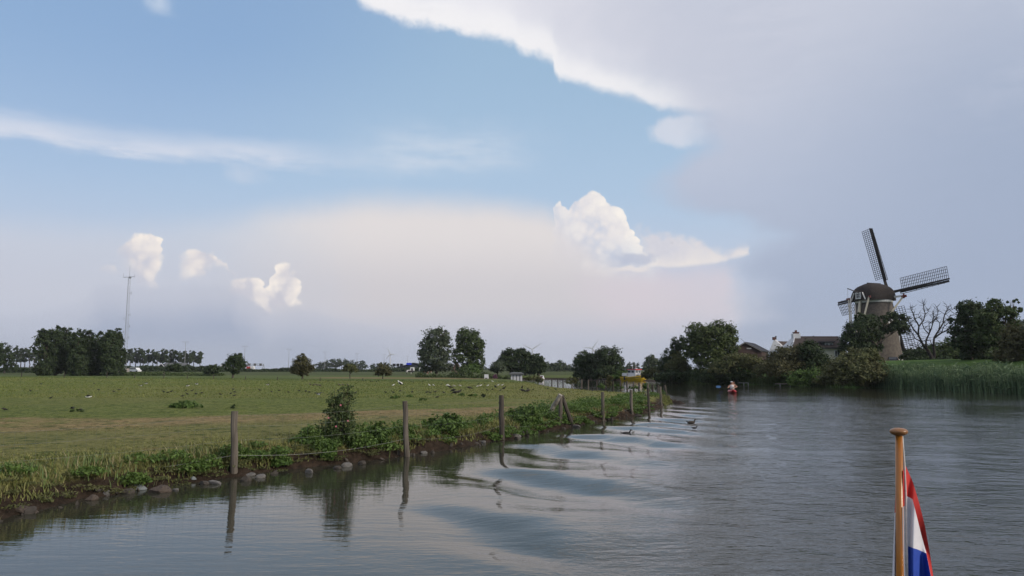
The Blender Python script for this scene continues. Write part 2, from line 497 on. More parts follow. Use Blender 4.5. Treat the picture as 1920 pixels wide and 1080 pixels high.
def shore_field(x, y):
    """signed distance (positive on land) and weights of the three banks"""
    x = np.asarray(x, float); y = np.asarray(y, float)
    best = [np.full(x.shape, 1e9) for _ in range(3)]
    inside = np.zeros(x.shape, bool)
    n = len(SHORE)
    for i in range(n):
        (ax, ay), (bx, by) = SHORE[i], SHORE[(i + 1) % n]
        dx, dy = bx - ax, by - ay
        t = np.clip(((x - ax) * dx + (y - ay) * dy) / (dx * dx + dy * dy), 0, 1)
        d = np.hypot(x - ax - t * dx, y - ay - t * dy)
        k = KIND[i] if KIND[i] == KIND[(i + 1) % n] else KIND[i]
        best[k] = np.minimum(best[k], d)
        c = ((ay > y) != (by > y)) & (x < dx * (y - ay) / (dy if dy else 1e-9) + ax)
        inside ^= c
    d = np.minimum(np.minimum(best[0], best[1]), best[2])
    w = [1.0 / (b ** 6 + 1e-3) for b in best]
    s = w[0] + w[1] + w[2]
    return np.where(inside, -d, d), [q / s for q in w]
def ground_z(x, y, detail=True):
    x = np.asarray(x, float); y = np.asarray(y, float)
    d, w = shore_field(x, y)
    jit = fbm(x * 0.9, y * 0.9, 3, 3) * 0.7 + fbm(x * 3.1, y * 3.1, 2, 8) * 0.25 if detail else 0
    dl = d + jit * np.clip(1 - d / 6, 0, 1) * (d > -1)
    h0 = np.interp(dl, [-6, -0.3, 0.0, 0.22, 0.5, 0.75, 1.5, 4, 14, 40], [-1.6, -0.12, -0.02, 0.10, 0.30, 0.44, 0.53, 0.60, 0.66, 0.66])
    h1 = np.interp(d, [-6, 0, 1.0, 6, 40], [-1.6, 0, 0.4, 0.7, 0.7])
    h2 = np.interp(d, [-8, 0, 1.0, 4, 16, 22, 45, 60, 200], [-1.8, 0, 0.4, 0.9, 3.25, 3.55, 4.15, 4.25, 3.2])
    z = h0 * w[0] + h1 * w[1] + h2 * w[2]
    if detail:
        land = np.clip(d, 0, 1)
        z = z + land * (fbm(x * 0.25, y * 0.25, 3, 5) * 0.10 + fbm(x * 1.7, y * 1.7, 3, 6) * 0.07 * np.clip(1 - y / 90, 0.1, 1))
    return z
def gz(x, y):
    return float(ground_z(np.array([x]), np.array([y]), True)[0])
def on_ground(px, py, it=8):
    """ground point seen at a photo pixel"""
    z = 0.6
    for _ in range(it):
        x, y = at(px, py, z)
        z = gz(x, y)
    return x, y, z
def axis(lo, hi, stepv, far_lo, far_hi, grow=1.09):
    a = list(np.arange(lo, hi + 1e-6, stepv))
    s = stepv
    while a[-1] < far_hi: s *= grow; a.append(a[-1] + s)
    s = stepv; b = [a[0]]
    while b[-1] > far_lo: s *= grow; b.append(b[-1] - s)
    return np.array(b[:0:-1] + a)
def grid_mesh(name, xs, ys, zf, m):
    X, Y = np.meshgrid(xs, ys)
    Z = zf(X, Y)
    V = np.stack([X, Y, Z], -1).reshape(-1, 3)
    nx, ny = len(xs), len(ys)
    i = np.arange(ny - 1)[:, None] * nx + np.arange(nx - 1)[None, :]
    Fc = np.stack([i, i + 1, i + nx + 1, i + nx], -1).reshape(-1, 4)
    return np_mesh(name, V, Fc, m, smooth=True)

# ---------------------------------------------------------------- ground material
def turf_color(k):
    p = k.pos()
    sp = k.n.new('ShaderNodeSeparateXYZ'); k.l.new(p, sp.inputs[0])
    x, y, z = (S(o) for o in sp.outputs)
    big = noise(p, 0.13, 4, 0.6); mid_ = noise(p, 0.7, 5, 0.65); fine = noise(k.scaled(p, (1.0, 0.55, 1)), 7.0, 5, 0.7)
    vfine = noise(p, 38.0, 3, 0.7)
    green = mixc((0.078, 0.104, 0.022), (0.168, 0.192, 0.050), step(fine, 0.35, 0.65))
    olive = mixc((0.112, 0.115, 0.036), (0.205, 0.198, 0.070), step(fine, 0.33, 0.66))
    straw = mixc((0.185, 0.128, 0.060), (0.330, 0.245, 0.125), step(fine, 0.3, 0.7))
    line = (x * 0.72 + 33.6).max(24.6) + (mid_ - 0.5) * 1.6
    g = y - line                                  # >0 beyond the mown edge
    c = mixc(olive, green, step(g, -0.5, 0.6))
    c = mixc(c, green, step(mid_ + big * 0.6, 0.86, 1.06) * step(g, 0.5, -1.0) * 0.8)
    c = mixc(c, straw, bump(g, -6.5, -3.6, -0.8, 0.15) * step(mid_ + big * 0.5 - 0.25, 0.32, 0.56) * 0.95)
    c = mixc(c, straw, step(mid_ * 0.6 + big * 0.6, 0.64, 0.80) * step(g, 1.0, -4.0) * 0.55)
    flk = noise(p, 2.6, 4, 0.75)
    c = mixc(c, (0.20, 0.20, 0.085), step(flk, 0.54, 0.66) * 0.6)
    c = mixc(c, (0.050, 0.070, 0.020), step(flk, 0.48, 0.36) * 0.85)
    flk2 = noise(p, 0.9, 4, 0.7)
    c = mixc(c, (0.055, 0.078, 0.022), step(flk2, 0.44, 0.32) * 0.6)
    c = mixc(c, straw, step(flk2, 0.58, 0.70) * step(g, 3, -2) * 0.45)
    c = mixc(c, olive, step(noise(p, 0.06, 4, 0.6), 0.46, 0.62) * step(g, 2, 6) * 0.5)
    east = step(x + (big - 0.5) * 24, -6, 4)
    c = mixc(c, olive, east * step(g, -1, 2) * 0.65)
    c = mixc(c, straw, step(noise(k.scaled(p, (0.25, 1, 1)), 0.22, 4, 0.6), 0.50, 0.70) * step(x, -16, 2) * bump(y, 28, 36, 62, 90) * 0.5)
    c = mixc(c, mixc((0.055, 0.085, 0.022), (0.085, 0.115, 0.034), mid_), step(y, 92, 96) * 0.75)
    c = mixc(c, mixc((0.17, 0.125, 0.06), (0.22, 0.17, 0.085), mid_), bump(y, 118, 124, 145, 150) * step(x, -36, -34) * step(x, 5, -4) * 0.8)
    return c, x, y, z, fine, vfine, mid_, big
def ground_mat():
    k = MN('meadow_turf')
    c, x, y, z, fine, vfine, mid_, big = turf_color(k)
    # bare earth on the cut bank and the river bed
    earth = mixc((0.018, 0.013, 0.009), (0.062, 0.043, 0.030), step(fine, 0.3, 0.75))
    c = mixc(c, earth, step(z + (mid_ - 0.5) * 0.34, 0.43, 0.22))
    # the dike on the other side: longer, greener grass
    dike = step(x - S.math('MULTIPLY', y, 0.1), 13.5, 16.0)
    c = mixc(c, mixc((0.040, 0.085, 0.018), (0.075, 0.130, 0.030), step(mid_, 0.3, 0.7)), dike)
    c = mixc(c, mixc((0.04, 0.06, 0.02), (0.08, 0.09, 0.03), big), step(y, 175, 190))
    k.color(c); k.rough(0.9); k.b.inputs['Specular IOR Level'].default_value = 0.1
    k.bump(fine * 0.7 + vfine * 0.5 + mid_ * 0.8, 1.0, 0.10)
    return k.m
GROUND = ground_mat()
ground = grid_mesh('ground', axis(-15, 13, 0.16, -3500, 3500), axis(8.5, 52, 0.16, -300, 5000), ground_z, GROUND)
tag(ground, kind='structure')

# ---------------------------------------------------------------- water
def wave_z(x, y):
    """ship's wash: a diverging train on the port quarter, broken water astern, small ripple inshore"""
    warp = fbm(x * 0.16, y * 0.13, 3, 21) * 3.6 + fbm(x * 0.5, y * 0.4, 2, 23) * 0.7
    ph = (0.83 * x + 0.55 * y + 0.012 * (x + 1.0) * (y - 14.0) + warp) * 2 * PI / 3.3
    d, _ = shore_field(x, y)
    off = -d                                              # metres from the nearest bank
    lane = x - (0.30 * y - 1.2)                           # >0: the broken water astern
    env = np.clip((off - 0.2) / 2.2, 0, 1) * np.clip((1.6 - lane) / 3.0, 0, 1) * np.clip((y - 6.5) / 3.5, 0, 1) * np.clip(1.30 - y / 50, 0.12, 1)
    env = env * np.clip((x + 2.0 + 0.03 * (y - 14)) / 2.2, 0, 1)
    env = env * (0.35 + 1.5 * np.clip(fbm(x * 0.25, y * 0.2, 2, 41) + 0.45, 0, 1))
    z = 0.056 * env * (np.sin(ph) + 0.28 * np.sin(2 * ph + 0.6))
    z = z + 0.018 * env * np.sin((0.95 * x + 0.18 * y - warp * 0.8) * 2 * PI / 4.6) + 0.012 * env * fbm(x * 0.9, y * 0.7, 2, 47)
    z = z + 0.008 * env * np.sin((0.45 * x + 0.75 * y + warp * 1.3) * 2 * PI / 1.35)
    rough = np.clip((lane + 1.2) / 2.6, 0, 1)
    z = z + rough * (fbm(x * 0.45, y * 0.75, 3, 31) * 0.040 + fbm(x * 1.7, y * 2.3, 3, 33) * 0.020)
    z = z + 0.003 * (1 - rough) * fbm(x * 0.8, y * 1.8, 3, 35)
    return z * np.clip(1.4 - y / 120, 0.15, 1)
def water_mat():
    k = MN('river_water')
    p = k.pos()
    sp = k.n.new('ShaderNodeSeparateXYZ'); k.l.new(p, sp.inputs[0])
    x, y, z = (S(o) for o in sp.outputs)
    k.b.inputs['Base Color'].default_value = (0.030, 0.031, 0.022, 1)
    k.b.inputs['Roughness'].default_value = 0.02
    k.b.inputs['IOR'].default_value = 1.333
    lane = x - (y * 0.30 - 1.2) + (noise(p, 0.3, 3, 0.6) - 0.5) * 3.0
    calm = step(lane, 0.5, -2.0) * step(y, 62, 30, 0.45, 1.0)
    n1 = noise(k.scaled(p, (0.55, 1.0, 1)), 1.5, 4, 0.6, 0.4)
    n2 = noise(k.scaled(p, (0.5, 1.0, 1)), 6.5, 4, 0.62, 0.3)
    n3 = noise(k.scaled(p, (0.30, 1.0, 1)), 5.0, 3, 0.6)
    patch = step(noise(p, 0.09, 3, 0.5), 0.35, 0.65) * 0.7 + 0.5
    n4 = noise(k.scaled(p, (0.8, 0.5, 1)), 0.8, 3, 0.6, 0.6)
    n5 = noise(k.scaled(p, (0.45, 1.0, 1)), 11.0, 3, 0.6, 0.3)
    h = (n1 * 1.25 + n2 * 0.50 + n4 * 0.9) * (1.0 - calm) * patch * step(y, 72, 30, 0.42, 1.0) + (n3 * 0.12 + n1 * 0.05 + n5 * 0.06 * step(x, -3.0, 0.5)) * calm
    k.bump(h, 1.0, 0.045)
    return k.m
WATER = water_mat()
river = grid_mesh('river', axis(-13, 22, 0.10, -60, 3200, 1.12), axis(2.5, 48, 0.10, -280, 420, 1.1), wave_z, WATER)
tag(river, kind='structure')

# ================================================================ vegetation
def unit(n):
    v = rng.normal(size=(n, 3)); return v / np.linalg.norm(v, axis=1)[:, None]
def leaf_quads(C, size, outward=None, up=0.35, aspect=0.55):
    """one bent-free rhombus per centre -> V, F"""
    n = len(C)
    N = unit(n)
    if outward is not None: N = N * 0.8 + outward * 0.7
    N[:, 2] += up
    N /= np.linalg.norm(N, axis=1)[:, None] + 1e-9
    R = unit(n)
    A = np.cross(N, R); A /= np.linalg.norm(A, axis=1)[:, None] + 1e-9
    B = np.cross(N, A)
    s = (size * rng.uniform(0.6, 1.35, n))[:, None]
    V = np.stack([C - A * s, C + B * s * aspect + N * s * 0.15, C + A * s, C - B * s * aspect + N * s * 0.15], 1).reshape(-1, 3)
    Fq = np.arange(4 * n).reshape(n, 4)
    return V, Fq
def crown_points(blobs, n, clump=0.30, per=26, low=-0.55, fill=0.35):
    """leaf centres gathered in clumps through a set of ellipsoids (cx,cy,cz,rx,ry,rz)"""
    b = np.array(blobs, float)
    wgt = (b[:, 3] * b[:, 5]) ** 1.0; wgt /= wgt.sum()
    nc = max(4, n // per)
    k = rng.choice(len(b), nc, p=wgt)
    d = unit(nc * 2); d = d[d[:, 2] > low][:nc]
    while len(d) < nc: d = np.concatenate([d, unit(nc)])[:nc]
    r = rng.uniform(fill, 1.0, nc) ** 0.6
    cc = b[k, :3] + d * r[:, None] * b[k, 3:]
    cr = clump * b[k, 3:].min(1) * rng.uniform(0.55, 1.35, nc)
    j = rng.integers(0, nc, n)
    off = rng.normal(size=(n, 3)) * 0.55
    P = cc[j] + off * cr[j][:, None] * np.array([1.1, 1.1, 0.8])
    out = (P - b[k[j], :3]) / b[k[j], 3:]
    out /= np.linalg.norm(out, axis=1)[:, None] + 1e-9
    return P, out
def limb_path(a, b, n=5, sag=0.12):
    a, b = Vector(a), Vector(b); L = (b - a).length
    pts = []
    for i in range(n + 1):
        t = i / n
        p = a.lerp(b, t)
        if 0 < i < n: p += Vector((random.uniform(-1, 1), random.uniform(-1, 1), random.uniform(-0.5, 1))) * L * sag * 0.5
        pts.append(p)
    return pts
def plant(name, label, cat, loc, blobs, lm, n, size, trunk=None, wood=None, clump=0.30, per=26, low=-0.55, fill=0.35, up=0.35, group=None, aspect=0.55, limbs=None):
    """tree or shrub: an Empty at the foot > trunk (with limbs), crown"""
    t = thing(name, label, cat, loc, 0, group)
    P, out = crown_points(blobs, n, clump, per, low, fill)
    P[:, 2] = np.maximum(P[:, 2], 0.02)
    V, Fq = leaf_quads(P, size, out, up, aspect)
    np_mesh('crown' if trunk else 'foliage', V, Fq, lm, t)
    if trunk:
        mb = MB()
        top = max(bl[2] for bl in blobs)
        hz = sum(bl[2] for bl in blobs) / len(blobs)
        cx = sum(bl[0] for bl in blobs) / len(blobs)
        fork = Vector((cx * 0.45, 0, hz * 0.55))
        path = limb_path((0, 0, -0.15), fork, 4, 0.08)
        mb.tube(path, [trunk * (1.25 if i == 0 else 1.0 - 0.09 * i) for i in range(len(path))], 8)
        for bl in (limbs or blobs):
            e = Vector(bl[:3]) + Vector((0, 0, bl[5] * 0.35))
            q = limb_path(fork, e, 4, 0.16)
            mb.tube(q, [trunk * 0.62 * (1 - 0.2 * i) for i in range(len(q))], 6)
            for s_ in range(3):
                e2 = Vector(bl[:3]) + Vector((random.uniform(-0.8, 0.8) * bl[3], random.uniform(-0.8, 0.8) * bl[4], random.uniform(-0.2, 0.8) * bl[5]))
                q2 = limb_path(q[2], e2, 3, 0.15)
                mb.tube(q2, [trunk * 0.3, trunk * 0.22, trunk * 0.14, trunk * 0.06], 5)
        mb.build('trunk', wood or BARK, t, True)
    return t
def pb(Y, base, items, dep=0.85):
    """photo-pixel ellipses (cx, cy, rx, ry) at depth Y -> blobs relative to base"""
    r = []
    for it in items:
        cx, cy, rx, ry = it[:4]
        x, y, z = atd(cx, cy, Y)
        w, h = px_w(rx, Y), px_w(ry, Y)
        r.append((x - base[0], (it[4] if len(it) > 4 else random.uniform(-0.25, 0.25) * w), z - base[2], w, w * dep, h))
    return r
def foot(px, Y):
    x = atd(px, 700, Y)[0]
    return (x, Y, gz(x, Y))
def ptree(name, label, cat, px, Y, items, lm, n, size, trunk=None, dep=0.85, **k):
    b = foot(px, Y)
    return plant(name, label, cat, b, pb(Y, b, items, dep), lm, n, size, trunk, **k)

BARK = mat('bark', (0.055, 0.045, 0.035), (0.10, 0.085, 0.07), 6, 0.95, 0.03, (1, 1, 0.25))
DEADBARK = mat('dead_bark', (0.014, 0.012, 0.011), (0.034, 0.029, 0.026), 5, 0.95, 0.03, (1, 1, 0.3))
L_DARK = leaf_mat('leaf_dark', (0.026, 0.044, 0.018), (0.055, 0.081, 0.029), (0.036, 0.058, 0.026))
L_MID = leaf_mat('leaf_mid', (0.043, 0.073, 0.024), (0.092, 0.124, 0.041), (0.068, 0.095, 0.035))
L_WALNUT = leaf_mat('leaf_walnut', (0.035, 0.057, 0.019), (0.095, 0.124, 0.038), (0.054, 0.076, 0.024), 0.7)
L_OLIVE = leaf_mat('leaf_olive', (0.065, 0.078, 0.029), (0.130, 0.140, 0.052), (0.098, 0.096, 0.039), 0.6)
L_BROWN = leaf_mat('leaf_brownish', (0.061, 0.065, 0.027), (0.115, 0.108, 0.046), (0.081, 0.078, 0.035), 0.6)
L_GREEN = leaf_mat('leaf_green', (0.050, 0.097, 0.020), (0.132, 0.204, 0.050), (0.077, 0.130, 0.031), 0.7)
L_LIME = leaf_mat('leaf_lime', (0.060, 0.110, 0.020), (0.120, 0.185, 0.045), (0.085, 0.130, 0.030), 1.2)
L_GREY = leaf_mat('leaf_grey_green', (0.056, 0.077, 0.043), (0.106, 0.131, 0.077), (0.075, 0.098, 0.055), 0.4)
L_REED = leaf_mat('reed_leaf', (0.041, 0.084, 0.038), (0.209, 0.277, 0.142), (0.101, 0.162, 0.081), 0.5)

# ---------------------------------------------------------------- right bank
ptree('walnut_tree', 'tall broad walnut tree with open leafy crown left of the barn roof', 'tree', 1335, 116,
      [(1335, 640, 42, 34), (1312, 628, 26, 24), (1352, 624, 28, 24), (1367, 650, 20, 26), (1330, 665, 46, 30), (1300, 655, 22, 30), (1340, 690, 44, 26), (1378, 640, 9, 9)],
      L_WALNUT, 15000, 0.20, 0.28, clump=0.26, per=30)
ptree('spruce_tree', 'dark feathery tree with drooping spiky tips left of the walnut', 'tree', 1268, 122,
      [(1268, 655, 10, 24), (1258, 672, 17, 22), (1250, 690, 18, 20), (1278, 648, 10, 18), (1270, 690, 26, 22), (1243, 700, 10, 14)],
      L_DARK, 9000, 0.20, 0.22, clump=0.30, up=-0.4, aspect=0.3)
ptree('yellow_green_shrub', 'yellowish green shrub glowing in front of the dark feathery tree', 'shrub', 1272, 119.5,
      [(1272, 676, 13, 16), (1262, 690, 15, 16), (1282, 690, 12, 16)], L_OLIVE, 3000, 0.17, clump=0.35)
ptree('bank_shrub', 'low dark shrub overhanging the water at the far end of the bank', 'shrub', 1265, 118,
      [(1262, 706, 26, 12), (1300, 706, 28, 12), (1240, 708, 16, 9)], L_DARK, 4500, 0.18, clump=0.35, low=-0.9)
ptree('bank_shrub', 'dark bushy shrub at the water behind the kayak', 'shrub', 1345, 110.5,
      [(1330, 704, 26, 15), (1362, 700, 28, 18), (1395, 706, 26, 14)], L_DARK, 5200, 0.17, clump=0.33, low=-0.9)
ptree('elder_shrub', 'olive green elder shrub spreading below the barn gable', 'shrub', 1385, 110,
      [(1375, 682, 26, 18), (1400, 678, 26, 16), (1348, 694, 26, 14), (1418, 690, 22, 20)], L_OLIVE, 6500, 0.17, clump=0.33)
ptree('hawthorn_tree', 'brownish green rounded tree in front of the white gable house', 'tree', 1478, 104,
      [(1480, 668, 32, 22), (1456, 678, 26, 20), (1505, 664, 22, 20), (1470, 690, 46, 24), (1440, 695, 26, 20), (1520, 690, 24, 24)],
      L_BROWN, 13000, 0.16, 0.22, clump=0.30, per=30)
ptree('holly_tree', 'dark dense holly tree under the dormer window', 'tree', 1540, 102,
      [(1520, 660, 22, 20), (1537, 677, 20, 17), (1550, 692, 20, 15), (1525, 690, 28, 24)], L_DARK, 8500, 0.16, 0.2, clump=0.28)
ptree('bramble_bush', 'bright green bramble bush at the water edge beside the small jetty', 'shrub', 1515, 97.5,
      [(1500, 709, 22, 14), (1530, 706, 26, 16), (1560, 708, 22, 14), (1484, 714, 10, 8)], L_GREEN, 7000, 0.13, clump=0.32, low=-0.9)
ptree('willow_shrub', 'big mounded olive willow shrub by the water left of the mill door', 'shrub', 1608, 88,
      [(1602, 692, 58, 32), (1615, 672, 30, 22), (1575, 700, 40, 22), (1642, 704, 38, 18), (1598, 678, 34, 22), (1545, 712, 22, 12), (1600, 712, 60, 14)],
      L_OLIVE, 20000, 0.16, clump=0.22, per=34, low=-0.8)
# tree in front of the mill, forked trunk
_b = foot(1652, 124)
_bl = pb(124, _b, [(1612, 622, 28, 26), (1598, 642, 22, 20), (1630, 605, 22, 18), (1640, 632, 20, 18), (1612, 596, 12, 10), (1664, 618, 12, 12), (1682, 612, 20, 14), (1690, 598, 12, 9), (1672, 594, 16, 9), (1696, 622, 10, 10), (1655, 600, 12, 8), (1596, 652, 20, 16), (1620, 656, 24, 16), (1588, 634, 12, 14), (1640, 652, 16, 14)], 0.7)
plant('pear_tree', 'dark tree with forked leaning trunk growing in front of the windmill', 'tree', _b, _bl, L_DARK, 16000, 0.19, 0.30, clump=0.34, per=30,
      limbs=[_bl[0], _bl[3], _bl[6], _bl[8]])
ptree('mill_shrub', 'dark clipped shrub between the windmill and the dead tree', 'shrub', 1710, 128,
      [(1700, 668, 14, 9), (1722, 666, 20, 11), (1745, 668, 16, 10)], L_DARK, 3500, 0.18, clump=0.35)
ptree('hedge_shrub', 'green hedge shrub behind the foot of the dead tree', 'shrub', 1770, 122,
      [(1765, 662, 26, 20), (1790, 656, 24, 24), (1742, 670, 16, 12), (1815, 662, 26, 24), (1850, 662, 28, 22), (1885, 660, 28, 24)], L_MID, 10000, 0.2, clump=0.32)
ptree('plum_tree', 'leafy dark tree with knobbly crown right of the dead tree', 'tree', 1822, 98,
      [(1822, 590, 26, 26), (1808, 576, 14, 14), (1838, 606, 30, 26), (1812, 622, 28, 26), (1838, 640, 34, 28), (1800, 645, 18, 22), (1792, 602, 12, 9), (1826, 668, 26, 14)],
      L_DARK, 15000, 0.17, 0.26, clump=0.25, per=30)
ptree('apple_tree', 'tree with ragged upper branches at the right edge of the dike', 'tree', 1878, 94,
      [(1868, 578, 18, 18), (1852, 600, 22, 20), (1885, 592, 20, 18), (1898, 604, 14, 14), (1870, 630, 34, 28), (1892, 640, 24, 24), (1900, 566, 10, 6), (1906, 582, 10, 7)],
      L_MID, 12000, 0.16, 0.24, clump=0.26, per=30)
ptree('hazel_shrub', 'brownish hazel shrub at the right edge under the ragged tree', 'shrub', 1905, 88,
      [(1905, 640, 26, 30), (1890, 668, 24, 22), (1925, 660, 30, 30), (1950, 640, 30, 34)], L_BROWN, 9000, 0.16, clump=0.3)
for i_, (px_, Y_, lab_) in enumerate(((2010, 84, 'round green tree beyond the right edge of the dike'), (2110, 80, 'broad tree far along the dike to the right'))):
    ptree('dike_tree', lab_, 'tree', px_, Y_, [(px_, 600, 44, 36), (px_ - 30, 630, 34, 30), (px_ + 34, 628, 36, 30), (px_, 650, 50, 30)], L_MID, 8000, 0.2, 0.25, clump=0.28)
ptree('willow_tree', 'pale grey green willow far behind the dike at the right edge', 'tree', 1905, 190,
      [(1905, 612, 18, 14), (1925, 618, 22, 18)], L_GREY, 2500, 0.3, 0.3)

ptree('elder_shrub', 'dark elder shrub round the foot of the dead tree', 'shrub', 1738, 110, [(1728, 680, 14, 9), (1758, 682, 14, 9), (1712, 676, 12, 7), (1775, 676, 12, 10)], L_DARK, 3500, 0.16, clump=0.34, low=-0.9)
ptree('elder_shrub', 'dark shrub right of the knobbly plum tree trunk', 'shrub', 1885, 96, [(1882, 672, 16, 12), (1900, 668, 18, 14), (1866, 678, 10, 8)], L_DARK, 3200, 0.15, clump=0.34, low=-0.9)
# dead tree: one skeleton of tapering, forking limbs
def dead_tree():
    b = foot(1745, 112)
    t = thing('dead_tree', 'bare dead tree with twisted grey branches right of the windmill', 'tree', b)
    mb = MB()
    def P(px, py, dy=0.0):
        x, y, z = atd(px, py, 112 + dy); return Vector((x - b[0], y - b[1], z - b[2]))
    R = px_w(1, 112)
    B0 = P(1748, 684); B0.z = -0.2
    def run(pts, r0, r1, twig=True, dy=0.0):
        q = [p if isinstance(p, Vector) else P(p[0], p[1], dy * i / max(1, len(pts) - 1)) for i, p in enumerate(pts)]
        n = len(q)
        fine = []
        for i in range(n - 1):
            for t_ in (0.0, 0.5):
                p = q[i].lerp(q[i + 1], t_)
                if i or t_: p = p + Vector((random.uniform(-1, 1), random.uniform(-1, 1), random.uniform(-1, 1))) * 0.055
                fine.append(p)
        fine.append(q[-1])
        m = len(fine) - 1
        mb.tube(fine, [(r0 + (r1 - r0) * i / m) * 0.78 for i in range(m + 1)], 6)
        if twig:
            for i in range(2, m + 1):
                for _ in range(3):
                    d = Vector((random.uniform(-1, 1), random.uniform(-1, 1), random.uniform(-0.1, 1.0))).normalized()
                    L = random.uniform(0.3, 1.3)
                    e = fine[i] + d * L
                    mb.tube([fine[i], fine[i].lerp(e, 0.5) + Vector((0, 0, random.uniform(-0.06, 0.1))), e], [max(0.028, r1 * 0.8), 0.024, 0.012], 4)
    run([B0, (1746, 668), (1738, 655)], 0.46, 0.30, False)
    run([B0, (1752, 668), (1750, 650)], 0.36, 0.24, False)
    run([(1738, 655), (1728, 642), (1722, 628), (1712, 616), (1706, 606), (1700, 600)], 0.24, 0.05, dy=1.5)
    run([(1722, 628), (1723, 612), (1716, 598), (1711, 586), (1708, 578), (1712, 576)], 0.17, 0.04, dy=-1.5)
    run([(1723, 612), (1732, 602), (1734, 588), (1731, 574), (1733, 571)], 0.14, 0.035, dy=1.0)
    run([(1734, 590), (1740, 584), (1741, 580)], 0.06, 0.025)
    run([(1738, 655), (1736, 640), (1742, 626), (1748, 608), (1750, 594), (1750, 585)], 0.20, 0.04, dy=-2)
    run([(1736, 640), (1744, 620), (1742, 606), (1752, 600)], 0.10, 0.03, dy=-1)
    run([(1750, 650), (1752, 634), (1760, 620), (1768, 606), (1772, 590), (1776, 580), (1775, 572)], 0.22, 0.04, dy=2)
    run([(1760, 620), (1762, 606), (1756, 598), (1745, 604)], 0.10, 0.03, dy=2)
    run([(1752, 634), (1766, 624), (1778, 618), (1790, 614), (1798, 608)], 0.17, 0.04, dy=-1.5)
    run([(1768, 606), (1780, 594), (1790, 588)], 0.08, 0.03, dy=2)
    run([(1742, 658), (1730, 655), (1718, 650), (1706, 648)], 0.10, 0.03, dy=-1)
    run([(1750, 650), (1744, 638), (1730, 640), (1722, 648)], 0.10, 0.03)
    run([(1728, 642), (1716, 634), (1708, 622), (1702, 618)], 0.12, 0.03, dy=1)
    run([(1716, 634), (1708, 638), (1700, 640)], 0.07, 0.025)
    run([(1742, 626), (1732, 616), (1728, 600), (1722, 590)], 0.11, 0.03, dy=-2)
    run([(1748, 608), (1756, 596), (1760, 584), (1757, 576)], 0.09, 0.03, dy=1)
    run([(1766, 624), (1770, 612), (1780, 604), (1786, 598)], 0.09, 0.03, dy=-1)
    run([(1772, 590), (1782, 582), (1788, 578)], 0.06, 0.025, dy=1)
    run([(1778, 618), (1788, 622), (1796, 620)], 0.07, 0.025)
    mb.build('trunk', DEADBARK, t, True)
dead_tree()

# ---------------------------------------------------------------- reeds
def blades(P, H, Wd, lean, m, name, bend=0.35, leaves=True):
    n = len(P)
    a = rng.uniform(0, 2 * PI, n)
    D = np.stack([np.cos(a), np.sin(a), np.zeros(n)], 1) * (lean * rng.uniform(0.2, 1.0, n) * H)[:, None]
    a2 = a + PI / 2 + rng.normal(0, 0.5, n)
    Wv = np.stack([np.cos(a2), np.sin(a2), np.zeros(n)], 1) * (Wd / 2)[:, None]
    up = np.zeros((n, 3)); up[:, 2] = H
    p1 = P + up * 0.55 + D * bend
    p2 = P + up + D
    V = np.stack([P - Wv, P + Wv, p1 - Wv * 0.8, p1 + Wv * 0.8, p2], 1).reshape(-1, 3)
    i = np.arange(n)[:, None] * 5
    Q = np.concatenate([i, i + 1, i + 3, i + 2], 1); T = np.concatenate([i + 2, i + 3, i + 4], 1)
    return V, [Q, T]
def along(pts, n, inland=(0, 1)):
    """random points along a polyline, offset to its left by inland metres"""
    p = np.array(pts, float); seg = np.diff(p, axis=0); L = np.hypot(seg[:, 0], seg[:, 1])
    c = np.concatenate([[0], np.cumsum(L)])
    s = rng.uniform(0, c[-1], n); k = np.clip(np.searchsorted(c, s) - 1, 0, len(L) - 1)
    t = (s - c[k]) / L[k]
    nx, ny = -seg[k, 1] / L[k], seg[k, 0] / L[k]
    o = rng.uniform(inland[0], inland[1], n)
    return p[k, 0] + seg[k, 0] * t + nx * o, p[k, 1] + seg[k, 1] * t + ny * o, s / c[-1], o
RB = [at(*p) for p in ((1640, 727.5), (1700, 730), (1800, 734), (1920, 738.5), (2050, 746), (2200, 757))]
RBX = RB + [(46, 40)]
_x, _y, _s, _o = along(RBX, 26000, (-0.5, 5.0))
_z = np.maximum(ground_z(_x, _y), -0.1)
_h = (2.05 - 0.12 * np.clip(_o, 0, 9)) * rng.uniform(0.45, 1.2, len(_x)) * (0.9 + 1.1 * fbm(_x * 0.45, _y * 0.45, 3, 77))
_V, _F = blades(np.stack([_x, _y, _z], 1), _h, np.full(len(_x), 0.075), 0.28, L_REED, 'reeds')
_k = rng.uniform(0, 1, len(_x)) < 0.55
_C = np.stack([_x, _y, _z + _h * rng.uniform(0.35, 1.0, len(_x))], 1)[_k]
_V2, _F2 = leaf_quads(_C, 0.34, None, 1.1, 0.20)
_F = _F + [_F2 + len(_V)]; _V = np.concatenate([_V, _V2])
tag(np_mesh('reed_bed', _V, _F, L_REED), 'tall green reeds lining the water edge of the dike below the mill', 'reeds', kind='stuff')
_x, _y, _s, _o = along(RBX, 9000, (4.0, 9.0))
_z = ground_z(_x, _y)
_V, _F = blades(np.stack([_x, _y, _z], 1), rng.uniform(0.5, 1.3, len(_x)), np.full(len(_x), 0.07), 0.5, L_GREEN, 'x')
tag(np_mesh('tall_grass', _V, _F, L_GREEN), 'rough tall grass on the dike slope behind the reeds', 'grass', kind='stuff')
_x, _y, _s, _o = along([at(*p) for p in ((1236, 717), (1300, 719.5), (1400, 721), (1500, 723.5), (1600, 726.5), (1650, 728))], 7000, (-0.3, 2.5))
_z = np.maximum(ground_z(_x, _y), -0.05)
_V, _F = blades(np.stack([_x, _y, _z], 1), rng.uniform(0.4, 1.2, len(_x)), np.full(len(_x), 0.08), 0.5, L_MID, 'x')
